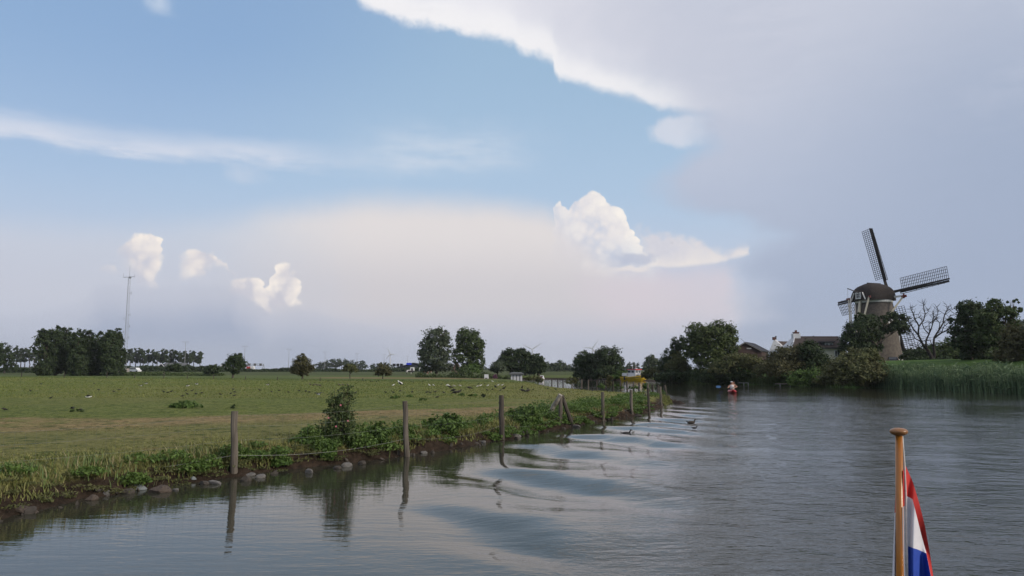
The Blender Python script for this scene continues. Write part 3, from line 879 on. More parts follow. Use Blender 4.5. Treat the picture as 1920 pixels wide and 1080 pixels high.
tag(np_mesh('bank_sedge', _V, _F, L_MID), 'dark sedge fringing the water under the right bank shrubs', 'sedge', kind='stuff')

# ---------------------------------------------------------------- far bank and beyond
def lone(name, label, px, Y, items, lm, n, size, trunk, group=None, **k):
    return ptree(name, label, 'tree', px, Y, items, lm, n, size, trunk, group=group, **k)
lone('white_poplar', 'tall loose silvery poplar, left of the pair standing beyond the meadow', 818, 168,
     [(818, 640, 26, 26), (803, 655, 18, 26), (832, 652, 16, 28), (818, 675, 30, 24), (826, 626, 16, 13), (808, 690, 22, 14), (836, 690, 16, 14), (796, 670, 12, 18)], L_GREY, 8500, 0.26, 0.35, clump=0.26)
lone('poplar_tree', 'tall dense dark poplar, right of the pair standing beyond the meadow', 880, 172,
     [(880, 642, 24, 26), (872, 632, 17, 16), (890, 650, 20, 26), (868, 668, 20, 24), (893, 676, 18, 22), (880, 690, 26, 14)], L_MID, 9000, 0.25, 0.35, clump=0.26)
lone('willow_bush', 'pale green bush at the foot of the dark dense poplar', 886, 160, [(886, 694, 16, 10), (876, 698, 12, 7)], L_GREEN, 2200, 0.2, None)
lone('round_tree', 'small round pollard tree between the poplars and the tall clump', 935, 164, [(935, 690, 14, 13), (926, 694, 8, 8)], L_GREY, 2600, 0.2, 0.2)
for lab_, px_, it_ in (('tallest dark tree at the left of the clump beyond the far water', 958, [(958, 668, 17, 15), (950, 682, 20, 18), (965, 690, 18, 16)]),
                       ('second dark tree of the clump beyond the far water, flat topped', 985, [(978, 668, 14, 14), (988, 680, 16, 18), (982, 694, 18, 12)]),
                       ('right hand dark tree of the clump beyond the far water', 1010, [(1006, 676, 14, 12), (1012, 688, 15, 15), (1002, 694, 16, 12)])):
    lone('lime_tree', lab_, px_, 175, it_, L_DARK, 4500, 0.26, 0.3, 'trees of the dark clump beyond the far water')
lone('round_tree', 'lower tree at the left of the round pair on the far bank', 1100, 156, [(1098, 674, 18, 18), (1092, 686, 18, 18), (1108, 690, 18, 18), (1098, 702, 22, 12), (1088, 706, 16, 9), (1108, 706, 16, 9)], L_DARK, 8000, 0.23, 0.3, 'round tree pair on the far bank')
lone('round_tree', 'large domed tree at the right of the round pair on the far bank', 1140, 154, [(1140, 668, 24, 18), (1126, 680, 22, 22), (1154, 684, 18, 20), (1140, 695, 30, 16), (1136, 704, 30, 9)], L_DARK, 9500, 0.23, 0.35, 'round tree pair on the far bank')
for q_, px_, w_, t_ in (('leftmost and broadest', 1036, 12, 684), ('tallest, pointed', 1052, 10, 678), ('second from the right', 1064, 9, 686), ('rightmost and lowest', 1078, 10, 690)):
    lone('alder_tree', 'hazy grey green alder in the gap between tree clumps, ' + q_, px_, 300, [(px_, t_ + 8, w_, 10), (px_ - 4, t_ + 16, w_, 9)], L_GREY, 1400, 0.42, 0.25, 'alders in the gap between the tree clumps')
for w_, px_, t_ in (('leftmost', 1176, 682), ('tallest', 1182, 678), ('middle', 1190, 680), ('second rightmost', 1196, 682), ('rightmost and lowest', 1203, 690)):
    lone('lombardy_poplar', 'narrow bluish poplar far behind the yellow boat, %s of five' % w_, px_, 800, [(px_, t_ + 10, 3.0, 11), (px_, t_ + 17, 3.2, 8)], L_DARK, 900, 0.8, 0.4, 'far row of narrow poplars behind the yellow boat', clump=0.5)
lone('bank_tree', 'hazy rounded tree on the bank right of the yellow boat', 1222, 230, [(1222, 676, 12, 10), (1230, 688, 14, 13), (1214, 688, 10, 10)], L_GREY, 2600, 0.3, 0.3)
ptree('bank_bush', 'low green bushes on the bank right of the yellow boat', 'shrub', 1225, 122, [(1222, 700, 16, 10), (1236, 698, 12, 12), (1210, 704, 10, 6)], L_OLIVE, 3500, 0.17, low=-0.9)
ptree('bank_bush', 'low green bushes on the far bank left of the yellow boat', 'shrub', 1166, 152, [(1160, 702, 14, 7), (1174, 701, 10, 6), (1150, 706, 12, 5)], L_GREEN, 2500, 0.2, low=-0.9)
# grove on the left
GV = [leaf for leaf in (L_DARK, L_DARK, L_MID)]
_gp = [(84, 628, 17), (104, 620, 18), (124, 622, 17), (146, 628, 17), (168, 626, 18), (190, 630, 16), (206, 626, 15), (220, 624, 14)]
for i_, (px_, t_, w_) in enumerate(_gp):
    lab_ = ['leftmost tree of the dark grove by the mast', 'tallest tree of the dark grove, second from its left end', 'third dark tree from the left end of the grove', 'fourth dark tree from the left end of the grove',
            'fifth dark tree from the left end of the grove', 'third tree from the mast end of the dark grove', 'second tree from the mast end of the dark grove', 'dark grove tree nearest the lattice mast'][i_]
    lone('grove_tree', lab_, px_, 164 + (i_ % 3) * 3, [(px_, t_ + 3, w_ * 0.6, 13), (px_ - 3, t_ + 22, w_, 22), (px_ + 3, t_ + 44, w_, 26), (px_, t_ + 62, w_ * 1.05, 18), (px_, t_ + 72, w_ * 1.1, 10)], L_DARK, 7000, 0.24, 0.3, 'trees of the dark grove beside the mast', clump=0.3, low=-0.9)
# lines of poplars far off
ORD = ['first', 'second', 'third', 'fourth', 'fifth', 'sixth', 'seventh', 'eighth', 'ninth', 'tenth', 'eleventh', 'twelfth', 'thirteenth', 'fourteenth', 'fifteenth', 'sixteenth', 'seventeenth']
def far_row(items, Y, name, label, group, n, size, lm=L_DARK):
    for k_, (px_, t_, w_, b_) in enumerate(items):
        h_ = b_ - t_
        lone(name, label % ORD[k_], px_, Y + random.uniform(-4, 4), [(px_, t_ + h_ * 0.28, w_ * 0.8, h_ * 0.28), (px_ - w_ * 0.2, t_ + h_ * 0.5, w_, h_ * 0.3)], lm, n, size, 0.35, group, clump=0.34)
far_row([(236 + k * 8.6 + random.uniform(-2, 2), 651 + k * 0.45 + random.uniform(-2, 2), 6.0, 694) for k in range(17)], 460, 'row_poplar', 'grey green poplar, %s from the mast in the long row behind the white van', 'long poplar row behind the white van', 1000, 0.55)
far_row([(30 + k * 8.5 + random.uniform(-1, 1), 650 + random.uniform(-2, 2), 6.0, 694) for k in range(6)], 440, 'row_poplar', 'hazy poplar, %s from the left in the short row left of the dark grove', 'short poplar row left of the dark grove', 900, 0.55)
lone('edge_tree', 'dark tree cut by the left edge of the photo', 8, 230, [(4, 656, 14, 14), (14, 676, 16, 18), (-10, 670, 18, 22), (20, 690, 14, 10)], L_DARK, 4500, 0.3, 0.3)
lone('edge_tree', 'tree beyond the left edge of the photo', -40, 235, [(-40, 660, 24, 18), (-50, 680, 28, 18)], L_DARK, 2500, 0.35, 0.3)
for k_, (px_, t_, w_) in enumerate(((605, 678, 12), (622, 674, 14), (640, 672, 14), (657, 675, 12), (676, 677, 11), (704, 682, 9), (720, 680, 11), (732, 684, 8))):
    lone('distant_tree', 'rounded bluish skyline tree, %s from the left of the group between the meadow trees' % ORD[k_], px_, 720, [(px_, t_ + 7, w_, 7), (px_, t_ + 12, w_ * 1.1, 7)], L_DARK, 900, 0.75, 0.4, 'bluish trees on the skyline', clump=0.36)
# hedges
def hedge(name, label, x0, x1, Y, top, n, size, lm, dep=3.0, wob=0.5):
    """a clipped or wild hedge: foliage through a long low volume"""
    X0, X1 = atd(x0, 700, Y)[0], atd(x1, 700, Y)[0]
    t = thing(name, label, 'hedge', ((X0 + X1) / 2, Y, gz((X0 + X1) / 2, Y)))
    H = atd(0, top, Y)[2] - t.location.z
    x = rng.uniform(X0, X1, n); y = rng.normal(0, dep / 2.5, n)
    hh = H * (1 + wob * fbm(x * 0.22, x * 0 + Y, 3, 5) * 2)
    z = hh * rng.uniform(0, 1, n) ** 0.7 * np.sqrt(np.clip(1 - (y / dep) ** 2, 0.05, 1))
    C = np.stack([x - t.location.x, y, z], 1)
    V, Fq = leaf_quads(C, size, None, 0.5)
    np_mesh('foliage', V, Fq, lm, t)
hedge('hedge', 'long dark hedge along the yard behind the white van', 232, 420, 340, 687, 6000, 0.45, L_DARK)
hedge('hedge', 'rough low hedge in front of the white van', 225, 415, 170, 700, 6500, 0.24, L_MID, 3.0, 0.9)
hedge('hedge', 'thin dark hedge along the motorway across the fields', 395, 800, 330, 691.5, 9000, 0.42, L_DARK, 3.0, 0.8)
hedge('hedge', 'dark hedge below the left edge tree', -60, 75, 260, 691, 3500, 0.36, L_DARK)
hedge('hedge', 'low green hedge beneath the two tall poplars', 780, 960, 158, 701, 5000, 0.22, L_MID, 2.5, 0.9)
ptree('yard_shrub', 'dark round shrub in the hedge in front of the low shed', 'shrub', 330, 180, [(326, 691, 14, 9), (340, 692, 9, 7)], L_DARK, 2000, 0.24)
ptree('yard_shrub', 'dark shrub at the right end of the rough hedge', 'shrub', 404, 165, [(402, 694, 11, 9), (392, 698, 9, 6)], L_DARK, 1800, 0.22)
hedge('dike_hedge', 'dark hedge along the top of the dike behind the right hand trees', 1692, 2150, 142, 652, 12000, 0.26, L_DARK, 2.5, 0.8)
hedge('far_hedge', 'far dark tree belt right of the dark shed', 700, 1240, 900, 689, 9000, 1.0, L_DARK, 4.0, 1.4)
hedge('far_hedge', 'far dark tree belt along the left horizon', -200, 420, 900, 690, 9000, 1.0, L_DARK, 4.0, 1.2)
# four small meadow trees
lone('thorn_tree', 'small leaning thorn tree with spiky twigs, leftmost on the meadow edge', 436, 109,
     [(441, 676, 15, 12), (430, 682, 12, 10), (452, 684, 11, 10), (440, 690, 18, 9), (447, 668, 8, 7), (432, 672, 6, 5), (438, 698, 8, 6)], L_DARK, 4200, 0.14, 0.16, clump=0.36, up=0.6)
lone('thorn_tree', 'dense dark bushy thorn tree, second from the left on the meadow edge', 567, 109,
     [(567, 684, 17, 15), (566, 672, 9, 9), (556, 692, 12, 11), (580, 692, 12, 10), (568, 698, 14, 9)], L_BROWN, 5000, 0.13, 0.15, clump=0.3, low=-0.9)
lone('thorn_tree', 'small round green thorn tree, third along the meadow edge', 656, 118, [(657, 690, 11, 8), (650, 693, 8, 6), (665, 694, 8, 5)], L_OLIVE, 2200, 0.14, 0.1)
lone('thorn_tree', 'squat dark thorn bush, rightmost on the meadow edge', 718, 118, [(718, 692, 11, 10), (712, 698, 10, 7), (725, 698, 9, 7)], L_BROWN, 2400, 0.14, 0.1, low=-0.9)

# ---------------------------------------------------------------- near bank growth
SHL = [p for p in LEFT if 6 < p[1] < 58]
def weed_clumps(spec, name, label, lm, size, seed_h=1.0, cat='weeds'):
    """spec: (x, y, radius, height, leaves)"""
    Vs, Fs, b = [], [], 0
    for x, y, r, h, n in spec:
        z = max(gz(x, y), -0.02)
        a = rng.uniform(0, 2 * PI, n); q = np.sqrt(rng.uniform(0, 1, n)) * r
        hh = h * np.clip(1.05 - (q / r) ** 2 * 0.6, 0.1, 1) * rng.uniform(0.05, 1, n) ** 0.65
        C = np.stack([x + np.cos(a) * q, y + np.sin(a) * q, z + hh], 1)
        V, Fq = leaf_quads(C, size, None, 0.7, 0.5)
        Vs.append(V); Fs.append(Fq + b); b += len(V)
    o = np_mesh(name, np.concatenate(Vs), np.concatenate(Fs), lm)
    return tag(o, label, cat, kind='stuff')
def shore_xy(px, inland):
    """point on the near shore below photo column px, moved inland"""
    best = None
    for i in range(len(SHL) - 1):
        (ax, ay), (bx, by) = SHL[i], SHL[i + 1]
        for t in np.linspace(0, 1, 24):
            x, y = ax + (bx - ax) * t, ay + (by - ay) * t
            e = abs(960 + x / y * F - px)
            if best is None or e < best[0]:
                L = math.hypot(bx - ax, by - ay)
                best = (e, x - (by - ay) / L * inland, y + (bx - ax) / L * inland)
    return best[1], best[2]
sp1, sp2 = [], []
for _ in range(105):
    px_ = random.choice([random.uniform(720, 930), random.uniform(945, 1110), random.uniform(1090, 1252), random.uniform(600, 720)])
    x_, y_ = shore_xy(px_, random.uniform(0.25, 1.1))
    (sp1 if random.random() < 0.6 else sp2).append((x_, y_, random.uniform(0.15, 0.42), random.uniform(0.12, 0.42), 170))
for _ in range(60):
    px_ = random.uniform(1000, 1252)
    x_, y_ = shore_xy(px_, random.uniform(0.3, 1.8))
    sp1.append((x_, y_, random.uniform(0.3, 0.6), random.uniform(0.2, 0.5), 200))
for _ in range(60):
    x_, y_ = shore_xy(random.uniform(930, 1252), random.uniform(0.05, 0.4))
    sp1.append((x_, y_, random.uniform(0.12, 0.3), random.uniform(0.06, 0.22), 120))
for _ in range(14):
    x_, y_ = shore_xy(random.uniform(440, 640), random.uniform(0.2, 0.9))
    sp1.append((x_, y_, random.uniform(0.15, 0.32), random.uniform(0.1, 0.25), 150))
for px_, i_, r_, h_, n_ in ((10, 0.45, 0.40, 0.40, 900), (-30, 0.7, 0.5, 0.5, 900), (285, 0.35, 0.30, 0.22, 420), (400, 0.4, 0.35, 0.28, 420), (425, 0.3, 0.25, 0.3, 260), (470, 0.5, 0.35, 0.3, 420), (120, 0.9, 0.4, 0.15, 260), (330, 0.8, 0.4, 0.15, 220), (210, 0.55, 0.3, 0.14, 200), (380, 0.75, 0.4, 0.2, 300)):
    x_, y_ = shore_xy(px_, i_); sp2.append((x_, y_, r_, h_, n_))
sp3 = []
for _ in range(120):
    x_, y_ = shore_xy(random.uniform(-60, 820), random.uniform(0.12, 0.7))
    sp3.append((x_, y_, random.uniform(0.08, 0.30), random.uniform(0.02, 0.06), 110))
weed_clumps(sp3, 'bank_moss', 'mossy green and brown growth hanging over the cut bank', L_OLIVE, 0.024)
weed_clumps(sp1, 'bank_weeds', 'leafy green weeds crowding the bank behind the fence posts', L_GREEN, 0.045)
weed_clumps(sp2, 'bank_weeds', 'bright green creeping plants at the cut bank edge', L_LIME, 0.042)
def bank_grass():
    n = 1500
    px = rng.choice([0, 1, 2], n, p=[0.30, 0.35, 0.35])
    P = []
    centres = [(random.uniform(-60, 1245), random.uniform(0.45, 1.0)) for _ in range(60)]
    for _ in range(n):
        c_ = random.choice(centres); P.append((c_, random.gauss(0, 0.16), random.gauss(0, 0.14)))
    base = {c_: shore_xy(*c_) for c_ in centres}
    x = np.array([base[c_][0] + a for c_, a, b in P]); y = np.array([base[c_][1] + b for c_, a, b in P])
    z = np.maximum(ground_z(x, y), 0.0) - 0.02
    h = rng.uniform(0.08, 0.28, n)
    V, Fc = blades(np.stack([x, y, z], 1), h, np.full(n, 0.012) + 0.0004 * y, 0.75, None, 'x', 0.3)
    k = MN('bank_grass_blade')
    c = mixc((0.060, 0.105, 0.024), (0.130, 0.175, 0.050), k.island())
    k.color(mixc(c, (0.25, 0.20, 0.11), step(k.island(), 0.72, 0.8) * 0.8)); k.rough(0.7)
    tag(np_mesh('bank_grass', V, Fc, k.m), 'tufts of long green and dead straw coloured grass along the bank edge', 'grass', kind='stuff')
bank_grass()
def rose_bush():
    x, y = shore_xy(662, 0.55)
    b = (x, y, gz(x, y))
    bl = [(0, 0, 0.40, 0.34, 0.32, 0.42), (0.04, 0, 0.85, 0.36, 0.30, 0.34), (0.12, 0.02, 1.10, 0.24, 0.2, 0.22), (-0.2, 0, 0.3, 0.26, 0.26, 0.3), (0.24, 0, 0.45, 0.24, 0.24, 0.34), (-0.18, 0, 0.85, 0.18, 0.18, 0.22), (0.2, 0, 1.2, 0.12, 0.12, 0.2)]
    t = plant('rose_bush', 'upright wild rose bush with a few pink flowers on the bank', 'bush', b, bl, L_MID, 3300, 0.034, clump=0.40, per=12, low=-0.9)
    mb = MB()
    for _ in range(26):
        a = random.uniform(0, 2 * PI); r = random.uniform(0.05, 0.3); h = random.uniform(0.7, 1.32)
        mb.tube(limb_path((random.uniform(-0.1, 0.1), random.uniform(-0.1, 0.1), -0.05), (r * math.cos(a) + 0.06, r * math.sin(a), h), 4, 0.06), [0.010, 0.009, 0.008, 0.006, 0.004], 4)
    mb.build('stem', mat('rose_stem', (0.05, 0.06, 0.03), (0.09, 0.07, 0.04), 20), t)
    pink = mat('rose_petal', (0.55, 0.12, 0.18), (0.62, 0.25, 0.28), 30, 0.7)
    for dx, dz in ((0.12, 0.92), (0.02, 0.42), (-0.16, 0.62), (0.30, 0.55)):
        f = MB()
        for k in range(5):
            a = k * 2 * PI / 5
            f.ball((dx + 0.013 * math.cos(a), -0.33, dz + 0.013 * math.sin(a)), (0.012, 0.006, 0.010), 6, 4)
        f.build('flower', pink, t, True)
rose_bush()
def nettles(px, inl, r, h, n, label):
    x, y = shore_xy(px, inl)
    b = (x, y, gz(x, y))
    bl = [(0, 0, h * 0.4, r, r, h * 0.42), (r * 0.3, 0, h * 0.65, r * 0.6, r * 0.6, h * 0.36), (-r * 0.45, 0, h * 0.35, r * 0.7, r * 0.6, h * 0.34)]
    plant('nettle_clump', label, 'weeds', b, bl, L_GREEN, n, 0.05, clump=0.3, low=-0.9)
nettles(1012, 0.55, 0.62, 0.72, 2600, 'tall dark green nettle clump left of the braced corner post')
nettles(742, 0.6, 0.42, 0.55, 1700, 'bright nettle clump just left of the leaning second post')
nettles(868, 0.7, 0.55, 0.55, 2000, 'bushy nettle clump between the second and third posts')

# tufts in the meadow
def tuft(px, py, w, h, n, label, lm, name='grass_tuft'):
    x, y, z = on_ground(px, py)
    rx, rz = px_w(w / 2, y), px_w(h, y)
    plant(name, label, 'grass tuft', (x, y, z), [(0, 0, rz * 0.35, rx, rx * 0.6, rz * 0.62)], lm, n, max(0.035, 0.0016 * y), clump=0.5, low=-0.2, up=0.8)
tuft(347, 765, 56, 12, 1700, 'large round dark green weed clump in the near meadow', L_GREEN, 'dock_clump')
tuft(437, 767, 8, 11, 70, 'single small dark thistle above the first post', L_DARK, 'thistle')
tuft(739, 747, 18, 5, 260, 'dark green tuft in the grass left of the second post', L_GREEN)
tuft(767, 745, 11, 4, 200, 'small dark tuft behind the top of the second post', L_GREEN)
tuft(794, 751, 18, 4, 260, 'flat dark tuft right of the second post', L_GREEN)
tuft(868, 742, 16, 4, 240, 'dark tuft under the two black geese', L_GREEN)
tuft(888, 743, 18, 4, 240, 'long dark tuft right of the two black geese', L_GREEN)
tuft(906, 743, 6, 4, 140, 'tiny dark tuft left of the third post', L_DARK)
tuft(145, 772, 26, 5, 320, 'low dark weeds at the edge of the mown grass on the left', L_MID)

# grass blades over the near meadow
def turf():
    n = 150000
    u = rng.uniform(0, 1, n)
    y = 10.5 + 36 * u ** 1.7
    px = rng.uniform(-60, 1260, n)
    x = (px - 960) / F * y
    d, _ = shore_field(x, y)
    k = (d > 0.45) & (d < 60)
    x, y, d = x[k], y[k], d[k]
    near = np.clip(1.6 - d / 2.5, 0.35, 1.6)
    h = rng.uniform(0.022, 0.068, len(x)) * near * (0.7 + 1.2 * np.clip(fbm(x * 0.8, y * 0.8, 2, 61) + 0.3, 0, 1))
    ex, ey, _, eo = along([shore_xy(p, 0.0) for p in (-60, 60, 200, 330, 440, 560, 660, 762, 850, 942, 1050, 1130, 1184, 1217, 1240)], 26000, (0.22, 1.0))
    keep = rng.uniform(0, 1, len(ex)) < np.clip(0.5 + 2.2 * fbm(ex * 0.9, ey * 0.9, 2, 71), 0.12, 1)
    ex, ey = ex[keep], ey[keep]
    fx = rng.uniform(-90, 1250, 60000); fy = rng.uniform(40, 105, 60000); fX = (fx - 960) / F * fy
    dd, _ = shore_field(fX, fy); kf = dd > 1.0
    x = np.concatenate([x, ex, fX[kf]]); y = np.concatenate([y, ey, fy[kf]])
    h = np.concatenate([h, rng.uniform(0.05, 0.16, len(ex)), rng.uniform(0.03, 0.10, kf.sum())])
    z = ground_z(x, y) - 0.01
    V, Fc = blades(np.stack([x, y, z], 1), h, 0.010 + 0.0007 * y, 0.8, None, 'x')
    kk = MN('grass_blade')
    c, gx, gy, g_z, fine, vf, mid_, big = turf_color(kk)
    rnd = kk.island()
    c = mixc(c, (0.10, 0.15, 0.035), step(rnd, 0.0, 1.0) * 0.4)
    c = mixc(c, (0.30, 0.26, 0.13), step(rnd, 0.84, 0.92) * 0.4)
    kk.color(c); kk.rough(0.7); kk.b.inputs['Specular IOR Level'].default_value = 0.15
    tag(np_mesh('meadow_grass', V, Fc, kk.m), 'short grazed green and straw coloured meadow grass', 'grass', kind='stuff')
turf()

# ================================================================ the fence along the shore
POSTW = mat('weathered_wood', (0.155, 0.135, 0.110), (0.070, 0.058, 0.046), 7, 0.9, 0.012, (1, 1, 0.12))
POSTD = mat('dark_wet_wood', (0.085, 0.072, 0.058), (0.040, 0.033, 0.027), 7, 0.85, 0.012, (1, 1, 0.12))
WIRE = mat('fence_wire', (0.22, 0.23, 0.22), (0.12, 0.12, 0.11), 30, 0.5, 0, (1, 1, 1), 0.6)
def shore_fence():
    o0 = atd(440, 892, 15.4)
    root = thing('shore_fence', 'weathered post and wire fence running along the meadow shore and round the point', 'fence', (o0[0], o0[1], 0))
    O = Vector(root.location)
    def post(base, top, r, m, label=None, name='post', knots=2):
        b, t = Vector(base), Vector(top)
        mb = MB(); n = 7; pts, rad = [], []
        for i in range(n + 1):
            f = i / n
            p = b.lerp(t, f) + Vector((random.uniform(-1, 1), random.uniform(-1, 1), 0)) * r * (0.16 if 0 < i < n else 0)
            pts.append(p - O); rad.append(r * (1.06 - 0.14 * f) * random.uniform(0.95, 1.05))
        mb.tube(pts, rad, 9)
        for _ in range(knots):
            f = random.uniform(0.45, 0.95); a = random.uniform(0, 2 * PI)
            mb.ball(b.lerp(t, f) + Vector((math.cos(a), math.sin(a), 0)) * r * 0.9 - O, (r * 0.28, r * 0.28, r * 0.34), 6, 4)
        o = mb.build(name, m, root, False)
        if label: o['label'] = label
        return o
    tops = []
    def pp(bx, by, tx, ty, w, m, label=None, name='post', Y=None):
        if Y is None: x, y = at(bx, by, 0.0)
        else: x, y = atd(bx, by, Y)[:2]
        zt = atd(tx, ty, y)
        q0 = Vector((x, y, -0.35 if Y is None else gz(x, y) - 0.2)); q1 = Vector(zt)
        if Y is None: q0 = q0 + (Vector((x, y, 0)) - q1) * 0.26
        post(q0, q1, px_w(w, y) / 2, m, label, name)
        tops.append((Vector((x, y, 0.0)), q1))
    pp(440, 893, 440, 771, 13, POSTW, 'thick upright grey post nearest the camera')
    pp(764, 856, 759, 752, 10.5, POSTW, 'grey post leaning slightly to the left')
    pp(941, 825, 940, 741, 10, POSTD, 'rough bark covered dark post')
    pp(1050, 801, 1051, 741, 8, POSTW, 'upright middle post of the braced corner')
    pp(1131, 789, 1130, 735, 6.3, POSTW)
    pp(1185, 780, 1183, 731, 6.0, POSTW)
    pp(1217, 772, 1215, 727, 5.0, POSTD)
    pp(1240.5, 763, 1238, 725, 4.6, POSTW)
    pp(1252, 752, 1246, 722, 5.5, POSTD, 'dark leaning post at the tip of the point')
    yc = tops[3][0].y
    post(Vector(atd(1030, 776, yc + 0.15)), Vector(atd(1051, 740, yc - 0.06)), px_w(9, yc) / 2, mat('pale_wood', (0.30, 0.27, 0.23), (0.16, 0.14, 0.11), 7, 0.9, 0.01, (1, 1, 0.15)), 'pale sloping brace on the meadow side', 'brace')
    post(Vector(atd(1074, 800, yc + 0.35)), Vector(atd(1053.5, 742, yc + 0.06)), px_w(8, yc) / 2, POSTD, 'dark sloping brace on the water side', 'brace')
    for px_, by, ty, Y, w in ((1234, 737, 722, 51, 4), (1224, 736, 721, 52.5, 4), (1215, 734, 719, 53.5, 4), (1206, 733, 718, 55, 3.6), (1198, 731, 717, 56, 3.4), (1188, 729, 716, 57, 3.4), (1176, 728, 715, 58.5, 3.2), (1164, 727, 714.5, 60, 3.2), (1150, 726, 714, 62, 3), (1135, 725, 713, 64, 3), (1119, 724, 712.5, 66.5, 2.8), (1103, 722, 712, 69, 2.8), (1090, 721, 711.5, 71, 2.6), (1072, 720, 711, 74, 2.4), (1056, 719, 710.5, 78, 2.4), (1046, 718, 710.5, 81, 2.2), (1035, 718, 710, 85, 2.2)):
        pp(px_, by, px_ + random.uniform(-0.8, 0.8), ty, w, POSTD if random.random() < 0.75 else POSTW, None, 'post', Y)
    # strands and netting
    T = [(Vector((o0[0] - 6.2, o0[1] - 4.6, 0)), Vector((o0[0] - 6.2, o0[1] - 4.6, 1.3)))] + tops[:9]
    for hgt in (0.42, 0.72, 1.0, 1.22):
        for (b0, t0), (b1, t1) in zip(T[:-1], T[1:]):
            f = lambda b, t: b.lerp(t, hgt / 1.3) - O
            a, c = f(b0, t0), f(b1, t1); L = (c - a).length
            pts = []
            for i in range(9):
                s_ = i / 8; p = a.lerp(c, s_); p.z -= 0.016 * L * 4 * s_ * (1 - s_) * (1.8 if hgt < 0.5 else 1.0)
                pts.append(p)
            mb = MB(); mb.tube(pts, 0.0035 if hgt < 0.5 else 0.0017, 4, 0, False); mb.build('wire', WIRE, root)
    mb = MB()
    for (b0, t0), (b1, t1) in zip(T[:4], T[1:5]):
        L = (b1 - b0).length; k = int(L / 0.16)
        for i in range(1, k):
            s_ = i / k; p = b0.lerp(b1, s_); q = t0.lerp(t1, s_)
            sg = 0.016 * L * 4 * s_ * (1 - s_)
            mb.tube([p.lerp(q, 0.30) - O - Vector((0, 0, sg)), p.lerp(q, 0.62) - O - Vector((random.uniform(-.01, .01), 0, sg)), p.lerp(q, 0.94) - O - Vector((0, 0, sg))], 0.0013, 3, 0, False)
    tag(mb.build('netting', WIRE, root), 'thin square wire netting between the near posts', kind='stuff')
shore_fence()
def pasture_fence():
    """old fence line on the far side of the mown meadow"""
    root = thing('pasture_fence', 'low old post fence along the far edge of the mown meadow', 'fence', atd(200, 708, 96))
    O = Vector(root.location)
    for px_, h_ in ((-40, 9), (40, 8), (120, 8), (200, 12), (252, 7), (307, 12), (351, 7), (400, 8), (460, 6), (520, 6), (600, 5), (680, 5)):
        x, y, _ = atd(px_, 708, 96 + abs(px_ - 300) * 0.004)
        z = gz(x, y); mb = MB()
        mb.tube([Vector((x, y, z - 0.2)) - O, Vector((x + 0.03, y, z + px_w(h_, y))) - O], [0.06, 0.05], 6)
        mb.build('post', POSTD, root)
pasture_fence()

# ---------------------------------------------------------------- stones at the water line
STONE = [mat('stone_grey', (0.155, 0.150, 0.142), (0.075, 0.068, 0.060), 6, 0.85, 0.01), mat('stone_dark', (0.070, 0.060, 0.050), (0.035, 0.030, 0.025), 6, 0.8, 0.01),
         mat('stone_blue', (0.20, 0.22, 0.225), (0.12, 0.13, 0.13), 8, 0.8, 0.008), mat('stone_brown', (0.085, 0.066, 0.052), (0.045, 0.035, 0.028), 6, 0.9, 0.01)]
def stone_mesh(i):
    bm = bmesh.new(); bmesh.ops.create_icosphere(bm, subdivisions=2, radius=1)
    r = random.Random(i)
    cuts = [(Vector((r.uniform(-1, 1), r.uniform(-1, 1), r.uniform(-0.6, 1))).normalized(), r.uniform(0.45, 0.8)) for _ in range(9)]
    for v in bm.verts:
        for n_, d_ in cuts:
            e = v.co.dot(n_) - d_
            if e > 0: v.co -= n_ * e * 0.92
        v.co *= r.uniform(0.97, 1.03)
    me = bpy.data.meshes.new('stone'); bm.to_mesh(me); bm.free()
    return me
SM = []
for mi in range(4):
    SM.append([])
    for k in range(3):
        me = stone_mesh(mi * 10 + k); me.materials.append(STONE[mi]); SM[-1].append(me)
def stone(px, py, w, h, mi, label, group=None, z=None):
    x, y = at(px, py, 0.03)
    o = bpy.data.objects.new('stone', random.choice(SM[mi]))
    rw, rh = px_w(w / 2, y) * 1.25, px_w(h, y) * 0.9
    o.location = (x, y, rh * 0.25 if z is None else z); o.scale = (rw, rw * 0.75, rh * 0.8)
    o.rotation_euler = (random.uniform(-.15, .15), random.uniform(-.15, .15), random.uniform(-0.6, 0.6))
    link(o); tag(o, label, 'stone', group)
G_ = 'stones along the near water line'
